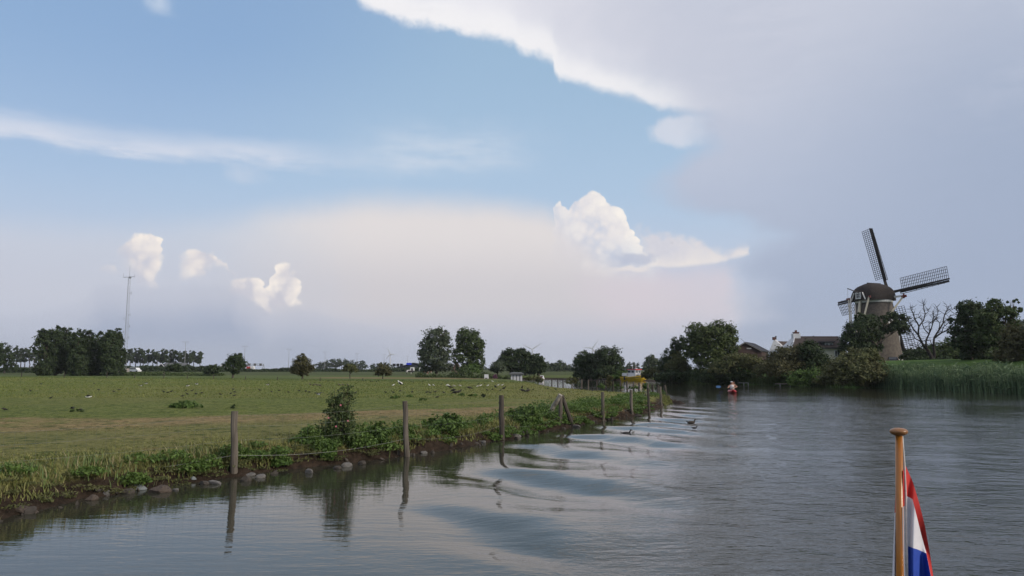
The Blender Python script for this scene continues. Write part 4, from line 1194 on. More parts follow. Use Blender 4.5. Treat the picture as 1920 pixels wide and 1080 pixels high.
for a in ((10, 955, 26, 11, 3, 'brown flat stone at the left edge of the photo by the green clump'), (62, 944, 34, 9, 0, 'pale flat slab lying on the mud near the left edge'), (45, 956, 50, 14, 3, 'large muddy brown boulder under the pale slab'),
          (142, 928, 20, 16, 3, 'rounded brown stone against the mud bank'), (171, 934, 22, 10, 3, 'low brownish stone half sunk in the water, left of the pale ledge stone'), (197, 925, 26, 12, 0, 'pale grey ledge stone beside the half sunk brown one'),
          (240, 922, 20, 13, 1, 'dark rounded stone touching the pale blue block'), (261, 915, 26, 13, 2, 'pale bluish square cut block at the water line'), (300, 919, 38, 14, 3, 'wide brown stone right of the bluish block'),
          (330, 916, 14, 5, 0, 'small flat wet stone out in the water'), (362, 900, 16, 12, 2, 'small blue grey stone left of the nearest post'), (382, 905, 22, 9, 1, 'dark low stone left of the nearest post'),
          (405, 904, 26, 8, 0, 'grey flat stone just left of the nearest post'), (468, 889, 20, 7, 0, 'pale flat stone right of the nearest post'), (460, 899, 18, 12, 1, 'dark round stone at the foot of the nearest post'), (487, 892, 18, 8, 0, 'grey stone second to the right of the nearest post'),
          (581, 884, 15, 10, 0, 'single grey stone standing in the water before the rose bush'), (488, 893, 16, 8, 0, 'low grey stone out from the bank right of the nearest post'),
          (632, 876, 18, 9, 1, 'dark stone at the left foot of the rose bush'), (650, 872, 18, 11, 0, 'grey pointed stone under the rose bush'), (678, 868, 18, 11, 1, 'dark rough stone right of the rose bush'), (826, 840, 14, 9, 2, 'pale stone gleaming among the weeds between second and third posts'),
          (793, 848, 14, 6, 0, 'flat grey stone right of the leaning post'), (905, 829, 16, 7, 0, 'grey stone left of the bark covered post'), (964, 818, 22, 8, 0, 'light grey stone with water lapping it right of the bark covered post'), (892, 831, 12, 6, 1, 'dark stone second to the left of the bark covered post'),
          (1082, 799, 16, 5, 0, 'flat stone at the foot of the dark brace'), (1196, 779, 14, 4, 1, 'dark flat stone by the sixth post')):
    stone(*a, G_)
def rubble():
    V, Fc, b = [], [], 0
    base = np.array([v.co for v in SM[1][0].vertices]); fb = np.array([list(p.vertices) for p in SM[1][0].polygons])
    n = 150
    x, y, s_, o_ = along([shore_xy(p, 0.0) for p in (-60, 60, 200, 330, 440, 560, 660, 762, 850, 942, 1050, 1130, 1184, 1217, 1240)], n, (-0.25, 0.22))
    for i in range(n):
        r = random.uniform(0.02, 0.09) * (1.0 if random.random() < 0.8 else 1.7)
        R = np.array(rotm(random.uniform(0, 6), random.uniform(0, 6), random.uniform(0, 6)))
        V.append((base * [r * random.uniform(0.9, 1.6), r * random.uniform(0.6, 1.0), r * random.uniform(0.3, 0.65)]) @ R.T + [x[i], y[i], max(0.0, gz(x[i], y[i])) + r * 0.1]); Fc.append(fb + b); b += len(base)
    tag(np_mesh('bank_rubble', np.concatenate(V), np.concatenate(Fc), [STONE[1]]), 'dark wet rubble scattered along the foot of the bank', 'rubble', kind='stuff')
rubble()

# ================================================================ flag at the stern
def flag():
    Y = 3.0
    wood = mat('varnished_wood', (0.40, 0.150, 0.022), (0.27, 0.095, 0.014), 9, 0.28, 0, (6, 6, 0.5), spec=0.5)
    wood2 = mat('turned_wood', (0.25, 0.115, 0.040), (0.17, 0.072, 0.022), 12, 0.35, 0, (1, 1, 4), spec=0.5)
    cord = mat('white_cord', (0.62, 0.60, 0.58), (0.5, 0.48, 0.46), 90, 0.8)
    p0 = Vector(atd(1685.5, 816, Y)); p1 = Vector(atd(1687.5, 1080, Y))
    d = (p1 - p0).normalized()
    st = thing('flagstaff', 'varnished wooden flagstaff with a turned knob at the boat stern', 'flagstaff', p0 + d * 1.6)
    O = Vector(st.location); r = px_w(6.4, Y)
    mb = MB(); mb.tube([p0 - O, p0 + d * 0.5 - O, p0 + d * 1.6 - O], [r * 0.98, r * 1.03, r * 1.1], 20); mb.build('pole', wood, st, True)
    u = px_w(1, Y); c = p0 - O
    mb = MB(); mb.lathe([(6.2 * u, -1 * u), (10 * u, 0.5 * u), (14 * u, 3 * u), (15.6 * u, 6.2 * u), (15.4 * u, 8.2 * u), (13 * u, 11 * u), (8 * u, 13 * u), (0.3 * u, 13.8 * u)], 28, c); mb.build('knob', wood2, st, True)
    mb = MB(); mb.tube([Vector(atd(*q)) - O for q in ((1691.8, 818, Y - 0.005), (1693.4, 840, Y - 0.004), (1696, 872, Y - 0.002), (1698.5, 930, Y), (1700.5, 1020, Y), (1702, 1110, Y))], u * 1.7, 8); mb.build('halyard', cord, st, True)
    red = mat('flag_red', (0.50, 0.035, 0.030), (0.43, 0.028, 0.025), 30, 0.75); white = mat('flag_white', (0.66, 0.65, 0.68), (0.60, 0.59, 0.63), 30, 0.75); blue = mat('flag_blue', (0.022, 0.065, 0.36), (0.018, 0.050, 0.30), 30, 0.75)
    f0 = Vector(atd(1700, 1000, Y))
    fl = thing('flag', 'red white and blue striped flag hanging limp from the flagstaff', 'flag', f0)
    # stripe borders as lines running out from the hoist; the cloth hangs in vertical folds
    TOP = [(1697, 871), (1702, 882), (1712, 905), (1724, 945), (1734, 985), (1744, 1040), (1754, 1110)]
    RW = [(1698.5, 930), (1704, 932), (1711, 936), (1719, 968), (1727, 1001), (1737, 1037), (1752, 1112)]
    WB = [(1701, 1024), (1706, 1025), (1713, 1028), (1720, 1030), (1728, 1033.5), (1737, 1037.5), (1752, 1113)]
    BOT = [(1703, 1130), (1710, 1150), (1718, 1165), (1727, 1180), (1737, 1195), (1748, 1210), (1760, 1225)]
    def lerp_line(L, v):
        s_ = v * (len(L) - 1); i = min(int(s_), len(L) - 2); t = s_ - i
        return L[i][0] * (1 - t) + L[i + 1][0] * t, L[i][1] * (1 - t) + L[i + 1][1] * t
    def stripe(A, B, m, name, amp, ph):
        mb = MB(); nu, nv = 6, 24; vs, fs = [], []
        for j in range(nv + 1):
            v = j / nv; ax, ay = lerp_line(A, v); bx, by = lerp_line(B, v)
            for i in range(nu + 1):
                t = i / nu
                dep = 0.028 * math.sin(v * 9.0 + ph + t * 0.9) * min(1, v * 4) + amp * v
                vs.append(Vector(atd(ax * (1 - t) + bx * t, ay * (1 - t) + by * t, Y + dep)) - f0)
        for j in range(nv):
            for i in range(nu):
                a = j * (nu + 1) + i; fs.append((a, a + 1, a + nu + 2, a + nu + 1))
        mb.add(vs, fs); return mb.build(name, m, fl, True)
    stripe(TOP, RW, red, 'red_stripe', 0.05, 0.0)
    stripe(RW, WB, white, 'white_stripe', 0.03, 0.9)
    stripe(WB, BOT, blue, 'blue_stripe', 0.03, 1.8)
    # rear fold seen on the other side of the staff
    A = [(1697, 878), (1692, 884), (1686, 890), (1680, 897)]; B = [(1696, 948), (1691, 952), (1684, 957), (1677.5, 962)]; C = [(1698, 1130), (1692, 1130), (1682, 1130), (1671, 1130)]
    stripe(A, B, red, 'red_stripe', 0.05, 2.5)
    stripe(B, C, white, 'white_stripe', 0.05, 2.5)
flag()

# ================================================================ windmill
def windmill():
    Y = 140.0; px0 = 1640
    x0 = atd(px0, 600, Y)[0]; z0 = gz(x0, Y)
    root = thing('windmill', 'old Dutch tower windmill with thatched cap and four lattice sails', 'windmill', (x0, Y, z0))
    K = Y / F
    zc = lambda py, yy=Y: atd(px0, py, yy)[2] - z0
    plaster = mat('mill_plaster', (0.115, 0.098, 0.080), (0.070, 0.059, 0.050), 2.2, 0.9, 0.03)
    thatch = mat('thatch', (0.040, 0.032, 0.029), (0.022, 0.018, 0.016), 5, 0.95, 0.03, (1, 1, 0.25))
    cream = mat('cream_paint', (0.52, 0.47, 0.36), (0.44, 0.40, 0.31), 3, 0.6); whitep = mat('white_paint', (0.66, 0.65, 0.62), (0.56, 0.55, 0.52), 4, 0.6)
    blackw = mat('tarred_wood', (0.020, 0.018, 0.018), (0.035, 0.030, 0.030), 5, 0.7); redp = mat('oxide_red', (0.16, 0.035, 0.030), (0.11, 0.025, 0.022), 4, 0.7)
    glass = mat('dark_glass', (0.020, 0.024, 0.030), (0.03, 0.035, 0.04), 3, 0.1, spec=0.6)
    grey = mat('grey_pole', (0.32, 0.32, 0.33), (0.24, 0.24, 0.25), 5, 0.7)
    zt = zc(566)
    rt, rb = 30.5 * K, 48 * K
    R = lambda z: rb + (rt - rb) * max(0.0, min(1, z / zt)) ** 0.85
    mb = MB(); mb.lathe([(R(z), z) for z in (-0.6, 0, 1.5, 3, 4.5, 6, 7.5, 9, zt)], 40); mb.build('tower', plaster, root, True)
    mb = MB(); mb.lathe([(rt + 0.10, zt - 0.28), (rt + 0.22, zt - 0.22), (rt + 0.22, zt + 0.12), (rt + 0.05, zt + 0.2)], 40); mb.build('cornice', whitep, root)
    ang = math.radians(67)
    ax = Vector((math.sin(ang), math.cos(ang), 0)); cr = Vector((math.cos(ang), -math.sin(ang), 0)); UP = Vector((0, 0, 1))
    # cap: boat-shaped thatched hood, higher at the sails
    zr = zc(531.5)
    prof = [(-3.75, 0.28, 1.2), (-3.3, 0.62, 2.3), (-2.5, 0.86, 2.95), (-1.2, 1.0, 3.15), (0.5, 1.0, 3.2), (1.7, 0.97, 3.05), (2.6, 0.9, 2.7), (3.1, 0.78, 2.2)]
    mb = MB(); vs, fs = [], []; n = 14; H = zr - zt - 0.15
    for t, hh, w in prof:
        for k in range(n + 1):
            a = PI * k / n
            q = math.cos(a); s_ = math.sin(a)
            wq = w * (abs(q) ** 0.95) * (1 if q > 0 else -1)
            vs.append(ax * t + cr * wq + UP * (zt + 0.15 + H * hh * (s_ ** 0.80)))
    for i in range(len(prof) - 1):
        for k in range(n): fs.append((i * (n + 1) + k, i * (n + 1) + k + 1, (i + 1) * (n + 1) + k + 1, (i + 1) * (n + 1) + k))
    fs.append(tuple(range(n, -1, -1))); fs.append(tuple((len(prof) - 1) * (n + 1) + k for k in range(n + 1)))
    mb.add(vs, fs)
    mb.bar(ax * -1.4 + UP * (zr + 0.02), ax * 1.9 + UP * (zr + 0.03), 0.25, 0.14)
    cap = mb.build('cap', thatch, root, True)
    # rear boarding with hatch window in the cap
    def framed(center, nx, w, h, name, parent, fr=0.14):
        """small window facing nx: frame, glazing bars and pane"""
        nx = nx.normalized(); sx = UP.cross(nx).normalized()
        m1 = MB()
        rot = Matrix((sx, -nx, UP)).transposed()
        for s_ in (-1, 1):
            m1.box(center + sx * s_ * (w / 2), (fr, 0.14, h + fr), rot)
            m1.box(center + UP * s_ * (h / 2), (w - fr, 0.12, fr), rot)
        m1.box(center + nx * 0.01, (0.05, 0.09, h - fr), rot); m1.box(center + nx * 0.012, (w - fr, 0.07, 0.05), rot)
        f = m1.build(name, whitep, parent)
        m2 = MB(); m2.box(center - nx * 0.04, (w - fr * 0.5, 0.05, h - fr * 0.5), rot); m2.build('pane', glass, f)
        return f
    hc = ax * -3.82 + UP * (zt + 1.0) + cr * 0.0
    m1 = MB(); rot = Matrix((cr, ax, UP)).transposed()
    m1.box(ax * -3.55 + UP * (zt + 0.55), (2.9, 0.3, 0.8), rot); m1.box(ax * -3.55 + UP * (zt + 1.2), (1.8, 0.28, 0.7), rot); m1.build('rear_boarding', blackw, root)
    framed(hc, -ax, 0.95, 1.0, 'hatch_window', root, 0.18)
    m1 = MB()
    for s_ in (-1, 1): m1.bar(ax * -3.8 + cr * s_ * 1.55 + UP * (zt + 0.2), ax * -3.8 + cr * s_ * 0.95 + UP * (zt + 1.55), 0.2, 0.12)
    m1.build('bargeboard', whitep, root)
    # beams and tail
    foot_ = Vector((atd(1597, 668, 137.3)[0] - x0, 137.3 - Y, 0.7))
    zb = zt + 0.62
    m1 = MB(); m1.bar(ax * 1.9 - cr * 4.6 + UP * zb, ax * 1.9 + cr * 4.6 + UP * (zb + 0.15), 0.30, 0.34); m1.build('long_beam', whitep, root)
    m1 = MB(); m1.bar(ax * 1.9 + cr * 4.5 + UP * (zb - 0.05), ax * 1.9 + cr * 5.4 + UP * (zb + 0.12), 0.36, 0.4); m1.bar(ax * 1.9 + cr * 4.9 + UP * (zb - 0.3), ax * 1.9 + cr * 4.9 + UP * (zb + 0.55), 0.22); m1.build('beam_end', redp, root)
    m1 = MB(); m1.bar(ax * -3.3 - cr * 3.1 + UP * zb, ax * -3.3 + cr * 2.3 + UP * (zb + 0.05), 0.34, 0.34); m1.build('short_beam', redp, root)
    for tip, lab in ((ax * 1.9 + cr * 4.75 + UP * zb, 'long cream brace from the right beam tip down to the tail foot'), (ax * 1.9 - cr * 4.4 + UP * zb, None), (ax * -3.3 + cr * 2.0 + UP * (zb + 0.2), None), (ax * -3.3 - cr * 2.7 + UP * zb, None)):
        mid_ = tip.lerp(foot_, 0.5)
        m1 = MB(); m1.bar(tip, foot_, 0.24, 0.26); o = m1.build('tail_brace', cream, root)
        if lab: o['label'] = lab
    m1 = MB(); m1.bar(ax * -3.2 + UP * (zb + 0.1), foot_ + Vector((-0.2, -0.3, -0.5)), 0.36, 0.36); m1.build('tail_pole', cream, root)
    hp = Vector((atd(1594, 560, 136)[0] - x0, -4, 0))
    for dx, top in ((0.0, 558), (0.75, 572)):
        m1 = MB(); m1.bar(hp + Vector((dx, 0, 0)), hp + Vector((dx + 0.05, 0, atd(0, top, 136)[2] - z0)), 0.17); m1.build('post', grey, root)
    m1 = MB(); a = Vector((atd(1589, 541, 136)[0] - x0, -4, atd(0, 541, 136)[2] - z0)); m1.bar(a, ax * -3.4 + UP * (zt + 1.5), 0.13); m1.build('jib', blackw, root)
    m1 = MB(); m1.tube([a, a + Vector((0.02, 0, -3.2))], 0.025, 4); m1.build('rope', grey, root)
    # windows in the tower, doorway with a lit lamp
    def on_tower(px, py):
        z = atd(0, py, Y - 4)[2] - z0
        r = R(z); dx = (px - px0) * (Y - 3.5) / F
        dx = max(-r * 0.98, min(r * 0.98, dx))
        nrm = Vector((dx / r, -math.sqrt(max(0.0, 1 - (dx / r) ** 2)), 0))
        return nrm * (r + 0.03) + UP * z, nrm
    for px_, py_, w, h in ((1654, 599, 0.95, 1.15), (1681, 637, 0.85, 1.5)):
        c, nrm = on_tower(px_, py_); framed(c, nrm, w, h, 'window', root, 0.16)
    c, nrm = on_tower(1661, 667); sx = UP.cross(nrm); c = nrm * (R(0.5) + 0.05)
    m1 = MB(); w, h = 1.5, 1.25
    arch = [sx * (math.cos(a) * w / 2 * 1.0) + UP * (h - 0.55 + math.sin(a) * 0.75) for a in [PI * i / 12 for i in range(13)]]
    inner = [sx * w / 2 * 1 + UP * -0.2] + arch + [sx * -w / 2 + UP * -0.2]
    m1.prism([c + q + nrm * 0.02 for q in inner], -nrm * 0.3); dr = m1.build('door', mat('door_green', (0.03, 0.045, 0.035), (0.05, 0.06, 0.05), 3, 0.6), root)
    m1 = MB()
    ring = [sx * (w / 2 + 0.12) + UP * -0.2] + [sx * (math.cos(a) * (w / 2 + 0.12)) + UP * (h - 0.55 + math.sin(a) * 0.87) for a in [PI * i / 12 for i in range(13)]] + [sx * -(w / 2 + 0.12) + UP * -0.2]
    for p, q in zip(ring[:-1], ring[1:]): m1.bar(c + p + nrm * 0.06, c + q + nrm * 0.06, 0.24, 0.2)
    m1.build('door_arch', whitep, root)
    em = MN('lit_lamp'); em.b.inputs['Base Color'].default_value = (0.9, 0.5, 0.25, 1); em.b.inputs['Emission Color'].default_value = (1, 0.48, 0.2, 1); em.b.inputs['Emission Strength'].default_value = 6.0
    lp = c + UP * (h + 0.62) + nrm * 0.25 - sx * -0.1
    m1 = MB(); m1.ball(lp, 0.12, 8, 6); lam = m1.build('lamp', em.m, root); lam['label'] = 'small lit orange lamp over the door'
    m1 = MB(); m1.bar(lp + UP * 0.12 - nrm * 0.3, lp + UP * 0.12 + nrm * 0.05, 0.05); m1.lathe([(0.14, 0.10), (0.05, 0.2)], 8, lp); m1.build('lamp_bracket', blackw, root)
    # sails
    hub = ax * 3.95 + UP * zc(549, Y + 1.5)
    m1 = MB(); m1.tube([ax * 2.4 + UP * (hub.z - 0.25), hub + ax * 0.5], [0.5, 0.42], 12); m1.box(hub, (0.9, 1.0, 0.9), Matrix((cr, ax, UP)).transposed()); m1.build('windshaft', blackw, root)
    Ls = 127 * (Y + 1.5) / F
    lath = mat('sail_lath', (0.025, 0.022, 0.023), (0.018, 0.016, 0.016), 8, 0.8)
    tilt = math.radians(11)                                  # the shaft rises towards the sails
    UPS = UP * math.cos(tilt) - ax * math.sin(tilt)
    for k in range(4):
        th = math.radians(96.0 + 90 * k)
        e = cr * math.cos(th) + UPS * math.sin(th)          # outwards
        g = cr * -math.sin(th) + UPS * math.cos(th)         # lattice side
        off = ax * (0.12 if k % 2 else -0.12)
        S_ = MB()
        for i in range(8):
            r0, r1 = Ls * i / 8, Ls * (i + 1) / 8
            w = 0.46 - 0.24 * (i + 0.5) / 8
            S_.bar(hub + off + e * r0, hub + off + e * r1, w * 0.9, w)
        sail = S_.build('sail', blackw, root)
        L_ = MB(); twist = 0.16
        rr = np.linspace(2.9, Ls - 0.1, 27); wd = 2.25
        for j, r in enumerate(rr):
            L_.bar(hub + off + e * r, hub + off + e * r + g * wd + ax * wd * twist, 0.075, 0.06)
        for q in (0.30, 0.53, 0.77, 1.0):
            L_.bar(hub + off + e * rr[0] + g * wd * q + ax * wd * twist * q, hub + off + e * rr[-1] + g * wd * q + ax * wd * twist * q, 0.07, 0.06)
        L_.build('lattice', lath, sail)
        B_ = MB(); m_ = 9
        for j in range(m_):
            r0, r1 = 2.4 + (Ls - 2.5) * j / m_, 2.4 + (Ls - 2.5) * (j + 1) / m_
            c0 = hub + off + e * ((r0 + r1) / 2) - g * 0.46
            if j % 1 == 0: B_.box(c0 + g * 0.12, (0.30, 0.05, (r1 - r0) * 0.94), Matrix((g, ax, e)).transposed())
            B_.bar(hub + off + e * r0, hub + off + e * r0 - g * 0.70, 0.06)
        B_.bar(hub + off + e * 2.4 - g * 0.70, hub + off + e * (Ls - 0.15) - g * 0.52, 0.09)
        B_.build('leading_board', blackw, sail)
windmill()

# ================================================================ houses on the right bank
def slab(pts, thick=0.12):
    """thin sloping plate from four corners"""
    m = MB(); p = [Vector(q) for q in pts]
    nrm = (p[1] - p[0]).cross(p[3] - p[0]).normalized()
    if nrm.z < 0: nrm = -nrm
    return m.prism(p, nrm * thick)
def rows_of_tiles(root, A, B, C, D, nrow, m, name='tile_course'):
    """roof covering laid in overlapping courses from eave A-B up to ridge D-C"""
    A, B, C, D = map(Vector, (A, B, C, D))
    for i in range(nrow):
        t0, t1 = i / nrow, (i + 1.12) / nrow
        a, b, c, d = A.lerp(D, t0), B.lerp(C, t0), B.lerp(C, min(1, t1)), A.lerp(D, min(1, t1))
        n_ = (b - a).cross(d - a).normalized()
        if n_.z < 0: n_ = -n_
        mb = MB(); mb.prism([a + n_ * 0.10, b + n_ * 0.10, c + n_ * 0.05, d + n_ * 0.05], n_ * 0.04); mb.build(name, m, root)
def house_window(root, c, n_, w, h, frame, glass, parent=None):
    n_ = Vector(n_).normalized(); sx = Vector((0, 0, 1)).cross(n_); rot = Matrix((sx, -n_, Vector((0, 0, 1)))).transposed(); c = Vector(c)
    m1 = MB()
    for s_ in (-1, 1):
        m1.box(c + sx * s_ * (w / 2 - 0.05), (0.10, 0.10, h), rot); m1.box(c + Vector((0, 0, s_ * (h / 2 - 0.05))), (w - 0.2, 0.10, 0.10), rot)
    m1.box(c, (0.06, 0.08, h - 0.2), rot)
    f = m1.build('window', frame, root)
    m2 = MB(); m2.box(c - n_ * 0.02, (w - 0.12, 0.04, h - 0.12), rot); m2.build('pane', glass, f)
def houses():
    brick = mat('dark_brick', (0.065, 0.042, 0.036), (0.045, 0.030, 0.027), 9, 0.9, 0.01); slate = mat('slate_sheet', (0.050, 0.052, 0.062), (0.036, 0.038, 0.046), 2, 0.6)
    lime = mat('lime_wash', (0.56, 0.57, 0.60), (0.46, 0.47, 0.49), 1.2, 0.85); tile = mat('brown_tile', (0.075, 0.056, 0.050), (0.050, 0.038, 0.035), 3, 0.85)
    creamw = mat('cream_wall', (0.58, 0.54, 0.44), (0.50, 0.46, 0.37), 1.5, 0.85); frame = mat('window_white', (0.62, 0.62, 0.6), (0.5, 0.5, 0.5), 3, 0.6)
    glass = mat('window_glass', (0.025, 0.03, 0.036), (0.04, 0.045, 0.05), 2, 0.08, spec=0.6); red = mat('red_brick', (0.12, 0.055, 0.045), (0.08, 0.04, 0.034), 10, 0.9); edge = mat('eave_board', (0.30, 0.29, 0.28), (0.22, 0.21, 0.2), 3, 0.7)
    pipe = mat('flue_pipe', (0.06, 0.06, 0.065), (0.04, 0.04, 0.045), 4, 0.5)
    # barn
    Y = 138
    L_, R_, A_ = Vector(atd(1371, 660, Y)), Vector(atd(1428, 656.5, Y)), Vector(atd(1397.5, 642.5, Y))
    L_.z = R_.z = (L_.z + R_.z) / 2
    zg = gz(L_.x, Y) - 0.3
    dep = Vector((4.6, 9.0, 0)); M = (L_ + R_) / 2; o = Vector((M.x, M.y, zg))
    b = thing('barn', 'dark brick barn with grey sheet roof left of the white gable', 'barn', o)
    m = MB(); m.prism([Vector((L_.x, L_.y, zg)) - o, Vector((R_.x, R_.y, zg)) - o, R_ - o, A_ - o, L_ - o], dep); m.build('wall', brick, b)
    ov = Vector((-0.12, -0.25, 0))
    for E_, s_ in ((R_, 1), (L_, -1)):
        e2 = E_ + (E_ - A_) * 0.06
        m = slab([e2 + ov - o, A_ + ov - o, A_ + dep - o, e2 + dep - o], 0.14); m.build('roof', slate, b)
        for k in range(1, 9):
            q = dep * (k / 9)
            m = MB(); m.bar(e2 + q - o + Vector((0, 0, 0.16)), A_ + q - o + Vector((0, 0, 0.16)), 0.05); m.build('roof_seam', slate, b)
        m = MB(); m.bar(e2 + ov * 1.3 - o, A_ + ov * 1.3 - o, 0.16, 0.07); m.build('bargeboard', edge, b)
    m = MB(); m.box((A_.x - o.x + 0.6, -0.12, A_.z - o.z - 1.05), (0.85, 0.08, 0.22)); m.build('vent', edge, b)
    m = MB(); p = Vector(atd(1395, 634, Y)) - o; m.tube([Vector(atd(1403, 641.5, Y)) - o + Vector((0, 2, 0)), p + Vector((0, 2, 0))], 0.03, 4); m.build('aerial', pipe, b)
    # white gable house
    Y = 132
    A_, L_ = Vector(atd(1451.5, 636, Y)), Vector(atd(1440, 663, Y)); R_ = Vector((2 * A_.x - L_.x + 1.6, Y, L_.z)); zg = gz(L_.x, Y) - 0.3
    o = Vector((A_.x, Y, zg)); dep = Vector((4.2, 2.2, 0))
    b = thing('cottage', 'cottage with a pointed white gable end and stove pipe beside the barn', 'house', o)
    m = MB(); m.prism([Vector((L_.x, Y, zg)) - o, Vector((R_.x, Y, zg)) - o, R_ - o, A_ - o, L_ - o], dep * 0.08); m.build('gable_wall', lime, b)
    m = MB(); m.prism([Vector((L_.x + 0.1, Y, zg)) - o + dep * 0.081, Vector((R_.x - 0.1, Y, zg)) - o + dep * 0.081, R_ - o + dep * 0.081 - Vector((0.1, 0, 0.05)), A_ - o + dep * 0.081 - Vector((0, 0, 0.5)), L_ - o + dep * 0.081 + Vector((0.1, 0, -0.05))], dep); m.build('wall', lime, b)
    for E_ in (R_, L_):
        q0, q1 = E_ - o + dep * 0.09 + Vector((0, 0, -0.4)), A_ - o + dep * 0.09 + Vector((0, 0, -0.4))
        m = slab([q0, q1, q1 + dep, q0 + dep], 0.14); m.build('roof', tile, b)
        rows_of_tiles(b, q0, q0 + dep, q1 + dep, q1, 7, tile)
    m = MB(); m.box(A_ - o + Vector((0, 0.1, 0.12)), (0.42, 0.5, 0.5)); m.build('gable_cap', red, b)
    c = Vector(atd(1458.5, 640, Y)) - o; t = Vector(atd(1458.5, 632, Y)) - o
    m = MB(); m.tube([c + Vector((0, 1.0, -0.3)), t + Vector((0, 1.0, 0))], 0.11, 8); m.lathe([(0.17, 0), (0.17, 0.12), (0.03, 0.22)], 8, t + Vector((0, 1.0, 0.03))); m.build('stove_pipe', pipe, b)
    # main house with dormer and chimney
    Y = 126
    rl, rr = Vector(atd(1490, 633.5, Y + 3)), Vector(atd(1572, 636.5, Y + 3)); rr.z = rl.z
    el_, er = Vector(atd(1486, 653, Y)), Vector(atd(1583, 653, Y)); er.z = el_.z
    zg = gz(el_.x, Y) - 0.3; o = Vector(((el_.x + er.x) / 2, Y, zg)); back = Vector((0, 6.0, 0))
    b = thing('farmhouse', 'long cream farmhouse with brown roof, brick chimney and dormer left of the windmill', 'house', o)
    m = MB(); W_ = er.x - el_.x - 0.7
    m.box((0, 3.0, (el_.z - zg) / 2), (W_, 5.4, el_.z - zg)); m.build('wall', creamw, b)
    f0, f1, g0, g1 = el_ - o, er - o, rl - o, rr - o
    k0, k1 = f0 + back, f1 + back
    m = slab([f0, f1, g1, g0], 0.16); m.build('roof', tile, b)
    m = slab([k0, k1, g1, g0], 0.16); m.build('roof', tile, b)
    m = MB(); m.prism([f1, k1, g1], Vector((0.12, 0, 0.05))); m.build('hip', tile, b)
    m = MB(); m.prism([f0 + Vector((0.1, 0, 0)), k0 + Vector((0.1, 0, 0)), g0 + Vector((0.1, 0, 0.4))], Vector((-0.16, 0, 0))); m.build('gable_wall', lime, b)
    rows_of_tiles(b, f0, f1, g1, g0, 9, tile)
    m = MB(); m.bar(g0 + Vector((0, 0, 0.16)), g1 + Vector((0, 0, 0.16)), 0.3, 0.22); m.build('ridge', tile, b)
    m = MB(); m.bar(f0 + Vector((0, -0.1, 0)), f1 + Vector((0, -0.1, 0)), 0.16, 0.16); m.build('gutter', pipe, b)
    c = Vector(atd(1492.5, 634, Y + 3)) - o
    m = MB(); m.box(c + Vector((0, 0, -0.2)), (1.25, 0.9, 1.9), None, 0, 1.0); m.build('chimney_base', lime, b)
    ch = Vector(atd(1492.5, 629.5, Y + 3)) - o
    m = MB(); m.box(ch + Vector((0, 0, 0.05)), (0.78, 0.7, 0.95)); m.box(ch + Vector((0, 0, 0.55)), (0.9, 0.8, 0.14)); m.box(ch + Vector((0, 0, 0.78)), (0.30, 0.3, 0.3)); m.build('chimney', red, b)
    c = Vector(atd(1525.5, 634, Y + 3)) - o
    m = MB(); m.tube([c + Vector((0, 0, -0.2)), c + Vector((0, 0, 0.42))], 0.1, 8); m.build('flue', pipe, b)
    d0, d1 = Vector(atd(1539, 642, Y + 0.6)) - o, Vector(atd(1563, 642, Y + 0.6)) - o
    zb = (Vector(atd(1550, 652.5, Y + 0.6)) - o).z
    m = MB(); m.box(((d0.x + d1.x) / 2, d0.y + 1.0, (d0.z + zb) / 2), (d1.x - d0.x - 0.15, 1.9, d0.z - zb)); m.build('dormer', pipe, b)
    m = MB(); m.box(((d0.x + d1.x) / 2, d0.y + 0.9, d0.z + 0.08), (d1.x - d0.x + 0.35, 2.5, 0.16)); m.build('dormer_roof', slate, b)
    cx = (d0.x + d1.x) / 2
    for q in (-0.05, 0.62): house_window(b, (cx + q, d0.y + 0.02, (d0.z + zb) / 2), (0, -1, 0), 0.66, 0.85, frame, glass)
    house_window(b, (Vector(atd(1571, 663, Y)) - o) + Vector((0, 0.27, 0)), (0, -1, 0), 0.9, 1.1, frame, glass)
houses()

